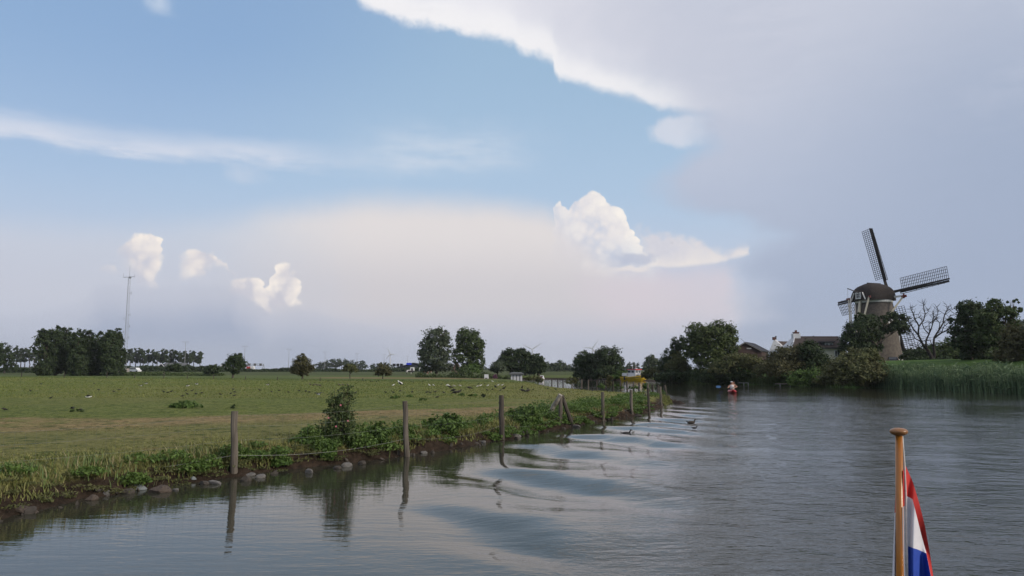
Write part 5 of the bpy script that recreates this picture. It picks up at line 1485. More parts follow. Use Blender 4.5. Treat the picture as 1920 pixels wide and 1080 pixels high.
def car():
    Y = 131; x, _, _ = atd(1674, 664, Y); z = gz(x, Y)
    paint = mat('black_car_paint', (0.018, 0.018, 0.022), (0.024, 0.024, 0.028), 2, 0.25, spec=0.6); gl = mat('car_glass', (0.03, 0.035, 0.04), (0.03, 0.035, 0.04), 2, 0.06, spec=0.7)
    rub = mat('tyre_rubber', (0.02, 0.02, 0.02), (0.03, 0.03, 0.03), 6, 0.9); plate = mat('car_plate', (0.35, 0.30, 0.10), (0.3, 0.26, 0.09), 4, 0.6); tl = mat('tail_light', (0.20, 0.02, 0.02), (0.15, 0.015, 0.015), 4, 0.3)
    c = thing('parked_car', 'black car parked in front of the mill door under the tree', 'car', (x, Y, z), math.radians(62))
    prof = [(-2.1, 0.32), (-2.15, 0.75), (-2.0, 0.95), (-1.75, 1.02), (-1.25, 1.48), (0.35, 1.5), (1.05, 1.02), (1.95, 0.9), (2.12, 0.65), (2.1, 0.32)]
    m = MB(); vs, fs = [], []
    secs = [(-0.86, 0.90), (-0.80, 1.0), (0.80, 1.0), (0.86, 0.90)]
    n = len(prof)
    for s_, k in secs:
        for px_, pz in prof:
            yy = s_ * (0.80 if pz > 1.1 else 1.0)
            vs.append((px_ * (0.985 if abs(s_) > 0.82 else 1), yy, 0.32 + (pz - 0.32) * (0.97 if abs(s_) > 0.82 else 1)))
    for i in range(3):
        for j in range(n): fs.append((i * n + j, i * n + (j + 1) % n, (i + 1) * n + (j + 1) % n, (i + 1) * n + j))
    fs.append(tuple(range(n - 1, -1, -1))); fs.append(tuple(3 * n + j for j in range(n)))
    m.add(vs, fs); m.build('body', paint, c, True)
    m = MB()
    for s_ in (-1, 1):
        m.add([(-1.2, s_ * 0.79, 1.06), (0.95, s_ * 0.79, 1.06), (0.3, s_ * 0.705, 1.42), (-1.05, s_ * 0.705, 1.42)], [(0, 1, 2, 3)])
    m.add([(-1.76, -0.6, 1.08), (-1.76, 0.6, 1.08), (-1.33, 0.55, 1.44), (-1.33, -0.55, 1.44)], [(0, 1, 2, 3)])
    m.build('glass', gl, c)
    for sx in (-1.35, 1.3):
        for sy in (-1, 1):
            m = MB(); m.tube([(sx, sy * 0.68, 0.32), (sx, sy * 0.87, 0.32)], 0.32, 14); w = m.build('wheel', rub, c)
            m = MB(); m.tube([(sx, sy * 0.872, 0.32), (sx, sy * 0.885, 0.32)], 0.19, 10); m.build('rim', mat('rim_metal', (0.3, 0.3, 0.31), (0.25, 0.25, 0.26), 4, 0.3, 0, (1, 1, 1), 0.8), w)
    m = MB(); m.box((-2.17, 0, 0.62), (0.03, 0.52, 0.12)); m.build('plate', plate, c)
    for sy in (-1, 1): m = MB(); m.box((-2.09, sy * 0.66, 0.86), (0.06, 0.26, 0.14)); m.build('tail_light', tl, c)
car()

# ================================================================ on the water
def body_mesh(name, joints, edges, mats, parent, lv=1):
    """one continuous figure grown round a skeleton"""
    me = bpy.data.meshes.new(name); me.from_pydata([j[:3] for j in joints], edges, []); o = bpy.data.objects.new(name, me); link(o, parent)
    md = o.modifiers.new('skin', 'SKIN'); 
    if not me.skin_vertices: 
        bm = bmesh.new(); bm.from_mesh(me); bm.verts.layers.skin.verify(); bm.to_mesh(me); bm.free()
    for v, j in zip(me.skin_vertices[0].data, joints): v.radius = (j[3], j[4] if len(j) > 4 else j[3])
    me.skin_vertices[0].data[0].use_root = True
    sb = o.modifiers.new('sub', 'SUBSURF'); sb.levels = sb.render_levels = lv
    for m in mats: me.materials.append(m)
    return o
SKIN = mat('skin', (0.40, 0.22, 0.15), (0.36, 0.19, 0.13), 9, 0.6)
def kayak():
    Y = 62.0; x, y = at(1386, 737.5, 0); rz = math.radians(-14)
    redp = mat('kayak_red', (0.42, 0.022, 0.030), (0.36, 0.018, 0.025), 2, 0.35, spec=0.5); dark = mat('cockpit_dark', (0.03, 0.03, 0.032), (0.02, 0.02, 0.02), 4, 0.7)
    k = thing('kayak', 'red touring kayak coming down the river towards the camera', 'kayak', (x, y + 2.2, 0), rz)
    m = MB(); st = [(-2.6, 0.02, 0.30, 0.34), (-2.2, 0.18, 0.10, 0.33), (-1.4, 0.34, -0.04, 0.30), (-0.4, 0.41, -0.07, 0.27), (0.6, 0.42, -0.07, 0.27), (1.5, 0.34, -0.04, 0.29), (2.3, 0.16, 0.08, 0.31), (2.7, 0.02, 0.26, 0.34)]
    vs, fs = [], []; n = 10
    for t, w, zb, zt in st:
        for i in range(n):
            a = 2 * PI * i / n
            zz = (zb + zt) / 2 + (zt - zb) / 2 * math.sin(a); vs.append((w * math.cos(a) * (1 if math.sin(a) > -0.3 else 0.85), t, zz))
    for i in range(len(st) - 1):
        for j in range(n): fs.append((i * n + j, i * n + (j + 1) % n, (i + 1) * n + (j + 1) % n, (i + 1) * n + j))
    fs.append(tuple(range(n - 1, -1, -1))); fs.append(tuple((len(st) - 1) * n + j for j in range(n)))
    m.add(vs, fs); m.build('hull', redp, k, True)
    for t in (-0.55, 0.85):
        m = MB(); m.lathe([(0.36, 0.262), (0.38, 0.30), (0.33, 0.305)], 14, (0, t, 0), 0, 0.82, 1.15); m.build('cockpit_rim', dark, k)
    def paddler(dy, label, vest, hat, lean, arms, hcol):
        p = thing('person', label, 'person', (0, 0, 0)); p.matrix_world = Matrix.Translation(k.location) @ Matrix.Rotation(rz, 4, 'Z') @ Matrix.Translation((0, dy, 0.05))
        j = [(0, 0, 0.16, 0.16, 0.13), (0, 0.02, 0.36, 0.145, 0.11), (lean * 0.5, 0.0, 0.56, 0.165, 0.115), (lean, -0.02, 0.68, 0.10, 0.08), (lean * 1.1, -0.03, 0.75, 0.055), (lean * 1.15, -0.05, 0.86, 0.095, 0.10), (lean * 1.15, -0.05, 0.94, 0.085, 0.095)]
        e = [(0, 1), (1, 2), (2, 3), (3, 4), (4, 5), (5, 6)]
        for s_, (el, wr) in zip((-1, 1), arms):
            b_ = len(j); j += [(lean + s_ * 0.18, -0.02, 0.63, 0.062), (*el, 0.046), (*wr, 0.036), (wr[0] + s_ * 0.01, wr[1] - 0.06, wr[2] + 0.01, 0.038)]
            e += [(3, b_), (b_, b_ + 1), (b_ + 1, b_ + 2), (b_ + 2, b_ + 3)]
            for q in range(4):
                c_ = len(j); j += [(wr[0] + 0.018 * (q - 1.5), wr[1] - 0.10, wr[2] + 0.012, 0.009), (wr[0] + 0.018 * (q - 1.5), wr[1] - 0.12, wr[2] - 0.03, 0.008)]; e += [(b_ + 3, c_), (c_, c_ + 1)]
        for s_ in (-1, 1):
            b_ = len(j); j += [(s_ * 0.10, -0.30, 0.14, 0.085), (s_ * 0.11, -0.62, 0.12, 0.055)]; e += [(0, b_), (b_, b_ + 1)]
        body_mesh('body', j, e, [SKIN], p, 2)
        m = MB(); m.lathe([(0.175, 0.20), (0.185, 0.36), (0.215, 0.55), (0.20, 0.64), (0.12, 0.70)], 14, (lean * 0.4, 0, 0), 0, 1.05, 0.80); m.build('vest', vest, p, True)
        m = MB(); c0 = (lean * 1.15, -0.05, 0.955); m.ball(c0, (0.108, 0.118, 0.075), 10, 6)
        if hat is not None:
            m.box((c0[0] - 0.05, c0[1] - 0.13, c0[2] + 0.0), (0.15, 0.12, 0.018)); m.build('cap', hat, p, True)
        else: m.build('hair', hcol, p, True)
        m = MB(); m.ball((lean * 1.15, -0.15, 0.89), (0.016, 0.022, 0.022), 6, 4); m.build('nose', SKIN, p)
    white = mat('white_vest', (0.66, 0.64, 0.62), (0.55, 0.52, 0.50), 9, 0.8); tan = mat('tan_shirt', (0.30, 0.20, 0.14), (0.24, 0.16, 0.11), 9, 0.8); rj = mat('red_jacket', (0.38, 0.03, 0.04), (0.30, 0.02, 0.03), 9, 0.7)
    hair = mat('dark_hair', (0.03, 0.022, 0.018), (0.045, 0.03, 0.025), 20, 0.8)
    paddler(-0.55, 'front paddler in a white vest and pale cap, turned to the left', white, mat('pale_cap', (0.45, 0.45, 0.44), (0.38, 0.38, 0.38), 9, 0.8), -0.05, (((-0.34, -0.14, 0.46), (-0.42, -0.36, 0.42)), ((0.30, -0.16, 0.44), (0.12, -0.40, 0.46))), hair)
    paddler(0.85, 'rear paddler in a tan shirt with arm out to the right', tan, None, 0.14, (((-0.22, -0.18, 0.46), (-0.30, -0.40, 0.56)), ((0.48, -0.10, 0.50), (0.42, -0.36, 0.44))), hair)
    for nm, lab, a, b_, bl in (('paddle', 'raised paddle with a blue blade left of the red kayak', Vector((0.45, 0.42, 0.48)), Vector((-1.02, 0.35, 0.52)), mat('blade_blue', (0.10, 0.22, 0.42), (0.08, 0.18, 0.36), 6, 0.5)),
                               ('paddle', 'lowered paddle with a dark blade dipping left of the red kayak', Vector((0.15, -0.98, 0.52)), Vector((-0.85, -0.93, 0.14)), mat('blade_black', (0.025, 0.025, 0.03), (0.03, 0.03, 0.03), 6, 0.5))):
        pd = thing(nm, lab, 'paddle', (0, 0, 0)); pd.matrix_world = Matrix.Translation(k.location) @ Matrix.Rotation(rz, 4, 'Z')
        m = MB(); m.tube([a, b_], 0.016, 6); m.build('shaft', dark, pd)
        d = (b_ - a).normalized(); c_ = b_ - d * 0.02; up = Vector((0, 0, 1)); up = (up - d * up.dot(d)).normalized(); m = MB()
        out = [c_ + up * 0.03, c_ - d * -0.12 + up * 0.11, c_ + d * 0.40 + up * 0.10, c_ + d * 0.46, c_ + d * 0.40 - up * 0.10, c_ + d * 0.12 - up * 0.11, c_ - up * 0.03]
        m.prism(out, d.cross(up) * 0.02); m.build('blade', bl, pd)
kayak()
def yellow_boat():
    Y = 120.0; x, y = at(1189, 714, 0); rz = math.radians(-62)
    yel = mat('boat_yellow', (0.62, 0.40, 0.022), (0.54, 0.34, 0.018), 1.5, 0.45); wh = mat('boat_white', (0.62, 0.62, 0.63), (0.5, 0.5, 0.52), 2, 0.5); rd = mat('boat_red', (0.55, 0.05, 0.06), (0.45, 0.04, 0.05), 3, 0.5)
    dk = mat('boat_dark', (0.03, 0.03, 0.035), (0.02, 0.02, 0.022), 3, 0.6); gl = mat('boat_glass', (0.04, 0.05, 0.06), (0.03, 0.04, 0.05), 2, 0.1, spec=0.6)
    b = thing('motor_boat', 'yellow motor boat with white wheelhouse and red roof on the river bend', 'boat', (x, y, 0), math.radians(-48))
    k = 0.95
    st = [(-2.6, 1.05, -0.1, 0.74), (-1.4, 1.2, -0.2, 0.72), (0, 1.25, -0.22, 0.76), (1.2, 1.15, -0.2, 0.88), (2.1, 0.75, -0.1, 1.05), (2.75, 0.12, 0.2, 1.22)]
    m = MB(); vs, fs = [], []
    for t, w, zb, zt in st:
        vs += [(t, -w, zt), (t, -w * 0.97, zt * 0.55), (t, -w * 0.6, zb), (t, w * 0.6, zb), (t, w * 0.97, zt * 0.55), (t, w, zt)]
    n = 6
    for i in range(len(st) - 1):
        for j in range(n): fs.append((i * n + j, i * n + (j + 1) % n, (i + 1) * n + (j + 1) % n, (i + 1) * n + j))
    fs.append(tuple(range(n - 1, -1, -1))); fs.append(tuple((len(st) - 1) * n + j for j in range(n)))
    m.add(vs, fs); m.build('hull', yel, b)
    m = MB()
    for s_ in (-1, 1):
        for (t0, w0, _, z0_), (t1, w1, _, z1_) in zip(st[:-1], st[1:]): m.bar((t0, s_ * (w0 * 1.0), z0_ * 0.72), (t1, s_ * (w1 * 1.0), z1_ * 0.72), 0.07, 0.09)
    m.build('rubbing_strake', dk, b)
    for s_ in (-1, 1):
        m = MB(); m.ball((-1.3, s_ * 1.28, 0.45), (0.16, 0.14, 0.36), 8, 6); m.build('fender', dk, b, True)
    m = MB(); m.box((0.1, 0, 1.38), (1.9, 1.7, 1.35), None, 0, 0.92); m.build('wheelhouse', wh, b)
    m = MB(); m.box((0.1, 0, 2.12), (2.15, 1.85, 0.13)); m.build('roof', rd, b)
    m = MB()
    for s_ in (-1, 1):
        for t in (-0.45, 0.35): m.box((t, s_ * 0.815, 1.72), (0.6, 0.05, 0.42))
    for yy in (-0.4, 0.4): m.box((1.005, yy, 1.72), (0.05, 0.6, 0.42))
    m.build('window', gl, b)
    m = MB(); m.box((-1.7, 0, 1.18), (1.2, 1.5, 0.55)); m.build('aft_cabin', wh, b)
    m = MB(); m.box((1.45, 0, 1.25), (0.8, 1.2, 0.35), None, 0, 0.8); m.build('fore_cabin', wh, b)
    for t, h in ((-0.5, 0.7), (0.3, 1.15)):
        m = MB(); m.tube([(t, 0.2, 2.15), (t, 0.2, 2.15 + h)], 0.03, 6); m.build('mast', wh, b)
    m = MB(); m.ball((0.75, -0.3, 2.28), (0.28, 0.22, 0.12), 8, 5); m.build('life_raft', wh, b, True)
    m = MB()
    for t in (1.3, 1.9, 2.5): m.tube([(t, -0.9 + (t - 1.3) * 0.55, 1.15 + (t - 1.3) * 0.3), (t, -0.9 + (t - 1.3) * 0.55, 1.75 + (t - 1.3) * 0.2)], 0.02, 5)
    m.tube([(1.3, -0.9, 1.75), (1.9, -0.57, 1.87), (2.5, -0.24, 1.99)], 0.02, 5); m.build('railing', wh, b)
yellow_boat()
def small_boat():
    x, y, _ = atd(1016, 706, 142)
    wh = mat('cruiser_white', (0.68, 0.68, 0.68), (0.6, 0.6, 0.6), 2, 0.5); dk = mat('cruiser_dark', (0.03, 0.03, 0.04), (0.03, 0.03, 0.04), 2, 0.4); rd = mat('cruiser_red', (0.35, 0.05, 0.05), (0.3, 0.04, 0.04), 2, 0.6)
    b = thing('cabin_cruiser', 'small white cabin cruiser moored at the left end of the far water', 'boat', (x, y, 0), math.radians(78))
    m = MB(); vs, fs = [], []
    st = [(-1.5, 0.75, -0.1, 0.65), (0, 0.8, -0.12, 0.68), (1.0, 0.6, -0.08, 0.75), (1.7, 0.08, 0.1, 0.85)]
    for t, w, zb, zt in st: vs += [(t, -w, zt), (t, -w * 0.6, zb), (t, w * 0.6, zb), (t, w, zt)]
    for i in range(3):
        for j in range(4): fs.append((i * 4 + j, i * 4 + (j + 1) % 4, (i + 1) * 4 + (j + 1) % 4, (i + 1) * 4 + j))
    fs += [(3, 2, 1, 0), (12, 13, 14, 15)]
    m.add(vs, fs); m.build('hull', wh, b)
    m = MB(); m.box((0.0, 0, 1.0), (1.3, 1.1, 0.65), None, 0, 0.8); m.build('cabin', wh, b)
    m = MB(); m.box((-0.66, 0, 1.05), (0.04, 0.7, 0.3)); m.build('window', dk, b)
    m = MB(); m.box((-1.0, 0.1, 0.85), (0.3, 0.5, 0.4)); m.build('seat', rd, b)
    b.scale = (0.65, 0.65, 0.75)
small_boat()
def jetties():
    wood = mat('jetty_wood', (0.16, 0.145, 0.12), (0.09, 0.08, 0.07), 5, 0.9); pale = mat('jetty_pale', (0.24, 0.24, 0.22), (0.17, 0.17, 0.16), 5, 0.8)
    x, y, _ = atd(1470, 720, 100.5); j = thing('jetty', 'low wooden jetty with one tall post beside the bramble bush', 'jetty', (x, y, 0))
    for k in range(9): m = MB(); m.box((-0.85 + k * 0.21, 0, 0.30), (0.17, 1.6, 0.05)); m.build('plank', wood, j)
    m = MB(); m.bar((-0.95, -0.7, 0.22), (0.95, -0.7, 0.22), 0.1); m.bar((-0.95, 0.7, 0.22), (0.95, 0.7, 0.22), 0.1); m.build('beam', wood, j)
    for px_, t in ((-0.8, 0.3), (0.5, 0.78)): m = MB(); m.tube([(px_, -0.82, -0.9), (px_, -0.82, t)], 0.06, 7); m.build('pile', pale, j)
    x, y, _ = atd(1394, 720, 105.5); j = thing('landing_stage', 'pale weathered landing stage behind the kayak', 'jetty', (x, y, 0))
    for k in range(6): m = MB(); m.box((-0.5 + k * 0.2, 0, 0.30), (0.17, 0.9, 0.06)); m.build('plank', pale, j)
    for px_ in (-0.1, 0.5): m = MB(); m.tube([(px_, -0.52, -0.9), (px_, -0.52, 0.28)], 0.06, 7); m.build('pile', pale, j)
jetties()

# ================================================================ far things across the meadow
def mast():
    Y = 290; x, _, _ = atd(233, 690, Y); z = gz(x, Y)
    st = mat('galvanised_steel', (0.36, 0.37, 0.38), (0.28, 0.29, 0.30), 2, 0.5, 0, (1, 1, 1), 0.5); con = mat('concrete', (0.32, 0.29, 0.27), (0.24, 0.22, 0.2), 1, 0.9)
    r = thing('radio_mast', 'tall slim grey lattice radio mast with crossbar beside the dark grove', 'mast', (x, Y, z))
    H = atd(233, 520, Y)[2] - z; w = 0.75
    c = [(w * math.cos(a), w * math.sin(a)) for a in (PI / 6, PI / 6 + 2 * PI / 3, PI / 6 + 4 * PI / 3)]
    m = MB(); n = 30
    tap = lambda k: 1.0 - 0.35 * (k / n)
    for i in range(3): m.bar((c[i][0], c[i][1], 0), (c[i][0] * 0.65, c[i][1] * 0.65, H), 0.075)
    for k in range(n):
        for i in range(3):
            a, b_ = c[i], c[(i + 1) % 3]; z0_, z1_ = H * k / n, H * (k + 1) / n
            t0, t1 = tap(k), tap(k + 1)
            m.bar((a[0] * t0, a[1] * t0, z0_), (b_[0] * t1, b_[1] * t1, z1_), 0.045); m.bar((a[0] * t0, a[1] * t0, z0_), (b_[0] * t0, b_[1] * t0, z0_), 0.04)
    m.build('lattice', st, r)
    m = MB(); m.bar((-2.3, 0, H), (2.1, 0, H + 0.25), 0.16); m.bar((0.4, 0, H - 0.4), (0.4, 0, H + 0.3), 0.6)
    m.build('crossbar', st, r)
    for dx, h in ((-2.3, 1.6), (2.1, 1.2), (0.1, 4.6)): m = MB(); m.tube([(dx, 0, H), (dx, 0, H + h)], 0.05, 5); m.build('antenna', st, r)
    for z_, s_ in ((0.83, 1), (0.60, 1), (0.56, -1), (0.48, 1), (0.42, -1), (0.36, 1), (0.3, -1), (0.34, -1)):
        m = MB(); m.bar((0, 0, H * z_), (s_ * 1.15, 0, H * z_ + 0.1), 0.06); m.bar((s_ * 1.15, 0, H * z_ - 0.4), (s_ * 1.15, 0, H * z_ + 0.6), 0.12); m.build('aerial', st, r)
    m = MB(); m.box((0.2, -1.5, 0.7), (4.0, 2.0, 1.5)); m.build('plinth', con, r)
mast()
def van():
    Y = 285; x, _, _ = atd(254, 696, Y); z = gz(x, Y)
    wh = mat('van_white', (0.68, 0.69, 0.70), (0.6, 0.61, 0.62), 2, 0.4); gl = mat('van_glass', (0.03, 0.035, 0.04), (0.03, 0.035, 0.04), 2, 0.1, spec=0.6); rub = mat('van_tyre', (0.02, 0.02, 0.02), (0.02, 0.02, 0.02), 2, 0.9)
    v = thing('parked_van', 'white van parked on the yard right of the mast foot', 'van', (x, Y, z), math.radians(-20))
    m = MB(); m.prism([(-2.0, -0.85, 0.35), (2.0, -0.85, 0.35), (2.05, -0.85, 0.9), (1.5, -0.85, 1.05), (0.9, -0.85, 1.75), (-1.9, -0.85, 1.8), (-2.05, -0.85, 1.0)], (0, 1.7, 0)); m.build('body', wh, v)
    m = MB()
    for a, b_ in ((-1.8, -0.9), (-0.8, 0.0), (0.1, 0.9)): m.box(((a + b_) / 2, -0.86, 1.38), (b_ - a, 0.03, 0.45))
    m.build('window', gl, v)
    for sx in (-1.3, 1.35):
        for sy in (-0.8, 0.8): m = MB(); m.tube([(sx, sy - 0.08, 0.34), (sx, sy + 0.08, 0.34)], 0.34, 12); m.build('wheel', rub, v)
    ya = MB(); 
van()
def box_house(name, label, cat, x0, x1, Y, eave, ridge, wall, roof, gable_front=False, dep=8):
    X0, X1 = atd(x0, 690, Y)[0], atd(x1, 690, Y)[0]; cx = (X0 + X1) / 2; z = gz(cx, Y) - 0.2
    ze, zr = atd(0, eave, Y)[2] - z, atd(0, ridge, Y)[2] - z; w = (X1 - X0) / 2
    b = thing(name, label, cat, (cx, Y, z))
    m = MB()
    if gable_front: m.prism([(-w, 0, 0), (w, 0, 0), (w, 0, ze), (0, 0, zr), (-w, 0, ze)], (0, dep, 0))
    else: m.box((0, dep / 2, ze / 2), (2 * w, dep, ze))
    m.build('wall', wall, b)
    if gable_front:
        for s_ in (-1, 1): slab([(s_ * w * 1.08, -0.4, ze - 0.15), (0, -0.4, zr + 0.02), (0, dep, zr + 0.02), (s_ * w * 1.08, dep, ze - 0.15)], 0.25).build('roof', roof, b)
    else:
        slab([(-w - .4, -0.4, ze - 0.1), (w + .4, -0.4, ze - 0.1), (w * 0.8, dep / 2, zr), (-w * 0.8, dep / 2, zr)], 0.25).build('roof', roof, b)
        slab([(-w - .4, dep + 0.4, ze - 0.1), (w + .4, dep + 0.4, ze - 0.1), (w * 0.8, dep / 2, zr), (-w * 0.8, dep / 2, zr)], 0.25).build('roof', roof, b)
    return b, w, ze, zr
DKW = mat('dark_cladding', (0.022, 0.026, 0.034), (0.03, 0.034, 0.042), 0.5, 0.8); GRW = mat('grey_wall', (0.14, 0.14, 0.14), (0.1, 0.1, 0.1), 0.6, 0.85); GRR = mat('grey_green_roof', (0.11, 0.115, 0.115), (0.085, 0.09, 0.09), 0.4, 0.85); WHT = mat('white_board', (0.60, 0.60, 0.60), (0.52, 0.52, 0.52), 1, 0.7)
b_, w_, ze_, zr_ = box_house('low_shed', 'low long shed with grey roof and pale gable trim behind the yard hedge', 'shed', 298, 348, 350, 690, 681, GRW, GRR)
m_ = MB(); gx_ = atd(303, 690, 350)[0] - b_.location.x
m_.bar((gx_ - 2.2, -0.6, ze_ - 0.1), (gx_, -0.6, zr_ - 0.2), 0.35, 0.2); m_.bar((gx_, -0.6, zr_ - 0.2), (gx_ + 1.7, -0.6, ze_ + 0.3), 0.35, 0.2); m_.build('gable_trim', WHT, b_)
m_ = MB(); m_.prism([(gx_ - 2.2, -0.5, 0), (gx_ + 1.7, -0.5, 0), (gx_ + 1.7, -0.5, ze_), (gx_, -0.5, zr_ - 0.35), (gx_ - 2.2, -0.5, ze_ - 0.2)], (0, 4, 0)); m_.build('porch', DKW, b_)
b_, w_, ze_, zr_ = box_house('dark_barn', 'wide blue black barn with low pitched roof left of the tall poplars', 'barn', 737, 812, 380, 692, 681, DKW, DKW, True, 14)
m_ = MB(); m_.box((-w_ * 0.2, -0.75, zr_ - 0.35), (2.5, 0.2, 1.0)); m_.build('sign_board', mat('blue_board', (0.02, 0.05, 0.55), (0.02, 0.045, 0.5), 1, 0.6), b_)
box_house('brick_house', 'small pinkish brick house glimpsed between the two tall poplars', 'house', 848, 862, 230, 696, 681, mat('pink_brick', (0.22, 0.155, 0.135), (0.17, 0.12, 0.10), 2, 0.9), mat('house_tile', (0.15, 0.10, 0.09), (0.12, 0.08, 0.07), 2, 0.9), True, 6)
b_, w_, ze_, zr_ = box_house('white_shed', 'white flat roofed shed below the dark tree clump on the far shore', 'shed', 958, 979, 152, 701.5, 700.5, WHT, GRR, False, 3)
for q_ in (-0.6, 0.0, 0.6):
    m_ = MB(); m_.box((q_ * w_, -0.03, ze_ * 0.55), (0.16, 0.05, ze_ * 0.8)); m_.build('panel_joint', GRW, b_)
def caravan(px, py, w, Y, label):
    x, _, _ = atd(px, py, Y); z = gz(x, Y); L = px_w(w, Y)
    c = thing('caravan', label, 'caravan', (x, Y, z))
    zt = max(1.9, atd(px, py - 2.5, Y)[2] - z)
    m = MB(); m.prism([(-L / 2, -1, 0.5), (L / 2, -1, 0.5), (L / 2 * 1.02, -1, zt * 0.6), (L / 2 * 0.85, -1, zt), (-L / 2 * 0.85, -1, zt), (-L / 2 * 1.02, -1, zt * 0.6)], (0, 2, 0)); m.build('body', WHT, c)
    m = MB(); m.box((0, -1.02, zt * 0.66), (L * 0.5, 0.03, 0.5)); m.build('window', DKW, c)
    for s_ in (-0.12, 0.12): m = MB(); m.tube([(L * s_, -1.0, 0.3), (L * s_, -0.8, 0.3)], 0.3, 10); m.build('wheel', DKW, c)
caravan(773, 695, 7, 270, 'white caravan below the blue sign of the dark barn')
caravan(791, 695, 9, 270, 'longer white caravan right of the other, by the poplar edge')
caravan(912, 704.5, 8, 150, 'small white trailer left of the pink flowering shrub')
ptree('flowering_shrub', 'shrub with magenta flowers below the clump on the far shore', 'shrub', 928, 150, [(928, 706, 4.5, 4)], leaf_mat('leaf_magenta', (0.10, 0.05, 0.075), (0.24, 0.075, 0.17), (0.12, 0.07, 0.09)), 420, 0.09, clump=0.4, low=-0.9)
ptree('shore_bush', 'green bush at the meadow corner left of the far water', 'shrub', 1000, 112, [(1000, 709, 14, 5), (1012, 713, 10, 5), (988, 709, 8, 3)], L_OLIVE, 1500, 0.11, low=-0.9)
ptree('shore_bush', 'bushy weed round a fence post in the back row, mid water', 'shrub', 1075, 73, [(1074, 711, 8, 7), (1068, 716, 9, 6), (1080, 716, 6, 6)], L_OLIVE, 900, 0.075, low=-0.9)
ptree('shore_bush', 'brownish bush among the back fence posts below the round trees', 'shrub', 1143, 62, [(1143, 711, 7, 8), (1141, 720, 6, 8)], L_BROWN, 900, 0.065, low=-0.9)
for lab_, px_, Y_, it_ in (('low weeds in the back fence row under the yellow boat', 1195, 57, [(1192, 726, 8, 4), (1184, 727, 6, 3)]), ('weed clump in the back fence row right of the yellow boat', 1213, 54, [(1212, 725, 6, 7)]), ('grassy weeds in the back fence row left of the boat', 1165, 60, [(1160, 725, 12, 5), (1128, 724, 8, 4)])):
    ptree('fence_weeds', lab_, 'weeds', px_, Y_, it_, L_GREEN, 600, 0.06, low=-0.9)

# lamps, gantry, lorries, turbines
LST = mat('lamp_steel', (0.30, 0.31, 0.32), (0.26, 0.27, 0.28), 2, 0.5)
def lamp(px, top, Y, label):
    x, _, _ = atd(px, 690, Y); z = gz(x, Y); H = atd(px, top, Y)[2] - z
    L = thing('motorway_lamp', label, 'street lamp', (x, Y, z), 0, 'lamp posts along the motorway')
    m = MB(); m.tube([(0, 0, 0), (0, 0, H)], [0.17, 0.09], 6); m.build('pole', LST, L)
    m = MB(); m.bar((-1.3, 0, H - 0.05), (1.3, 0, H - 0.05), 0.1); m.build('arm', LST, L)
    for s_ in (-1, 1): m = MB(); m.box((s_ * 1.3, 0, H - 0.02), (0.8, 0.3, 0.2)); m.build('lamp_head', LST, L)
lamp(346, 641, 400, 'tall double armed lamp post in front of the long poplar row')
lamp(458, 649, 450, 'double armed lamp post rising behind the leaning thorn tree')
lamp(541, 655, 480, 'double armed lamp post left of the dense thorn bush')
lamp(609, 660, 530, 'double armed lamp post at the left of the bluish skyline trees')
lamp(669, 663, 570, 'double armed lamp post at the right of the bluish skyline trees')
lamp(720, 665, 640, 'faint double armed lamp post left of the small wind turbine')
lamp(764, 668, 700, 'faintest double armed lamp post above the dark barn')
def gantry(px0, px1, top, Y, label, n, board):
    X0, X1 = atd(px0, 690, Y)[0], atd(px1, 690, Y)[0]; z = gz(X0, Y); H = atd(px0, top, Y)[2] - z
    g = thing('sign_gantry', label, 'gantry', ((X0 + X1) / 2, Y, z)); w = (X1 - X0) / 2
    for s_ in (-1, 1):
        m = MB(); m.bar((s_ * w - 0.9, 0, 0), (s_ * w, 0, H), 0.25); m.bar((s_ * w + 0.9, 0, 0), (s_ * w, 0, H), 0.25); m.build('leg', LST, g)
    m = MB(); m.bar((-w, 0, H), (w, 0, H), 0.2); m.bar((-w, 0, H - 0.9), (w, 0, H - 0.9), 0.2); k = 10
    for i in range(k): m.bar((-w + 2 * w * i / k, 0, H - 0.9 * (i % 2)), (-w + 2 * w * (i + 1) / k, 0, H - 0.9 * ((i + 1) % 2)), 0.12)
    m.build('truss', LST, g)
    for i in range(n): m = MB(); m.box((-w + 2 * w * (i + 0.5) / n, -0.3, H - 0.4), (1.5, 0.25, 1.5)); m.build('matrix_sign', board, g)
gantry(462, 494, 682.5, 470, 'grey motorway gantry with small boards right of the leaning thorn tree', 3, GRW)
gantry(736, 756, 683, 420, 'motorway gantry with three black square signs left of the dark barn', 3, mat('black_sign', (0.01, 0.01, 0.012), (0.014, 0.014, 0.015), 1, 0.6))
def lorry(px, w, Y, m1, label, h):
    x, _, _ = atd(px, 690, Y); z = gz(x, Y) ; L = px_w(w, Y); zb = atd(px, 693.5, Y)[2] - z; zb = max(zb, 0.4)
    t = thing('lorry', label, 'lorry', (x, Y, z))
    m = MB(); m.box((0, 0, zb + h / 2 + 0.4), (L, 2.4, h)); m.build('box_body', m1, t)
    m = MB(); m.prism([(L / 2 + 0.1, -1.1, 0.5), (L / 2 + 1.9, -1.1, 0.5), (L / 2 + 1.9, -1.1, 1.5), (L / 2 + 1.5, -1.1, 2.6), (L / 2 + 0.1, -1.1, 2.6)], (0, 2.2, 0)); m.build('cab', WHT, t)
    for s_ in (-0.35, 0.3, 0.62): m = MB(); m.tube([(L * s_, -1.2, 0.5), (L * s_, -0.9, 0.5)], 0.5, 10); m.build('wheel', DKW, t)
lorry(419, 8, 400, WHT, 'white box lorry on the motorway left of the leaning thorn tree', 2.2)
lorry(467, 7, 400, mat('lorry_red', (0.40, 0.05, 0.04), (0.34, 0.04, 0.035), 2, 0.6), 'red lorry on the motorway just right of the leaning thorn tree', 1.4)
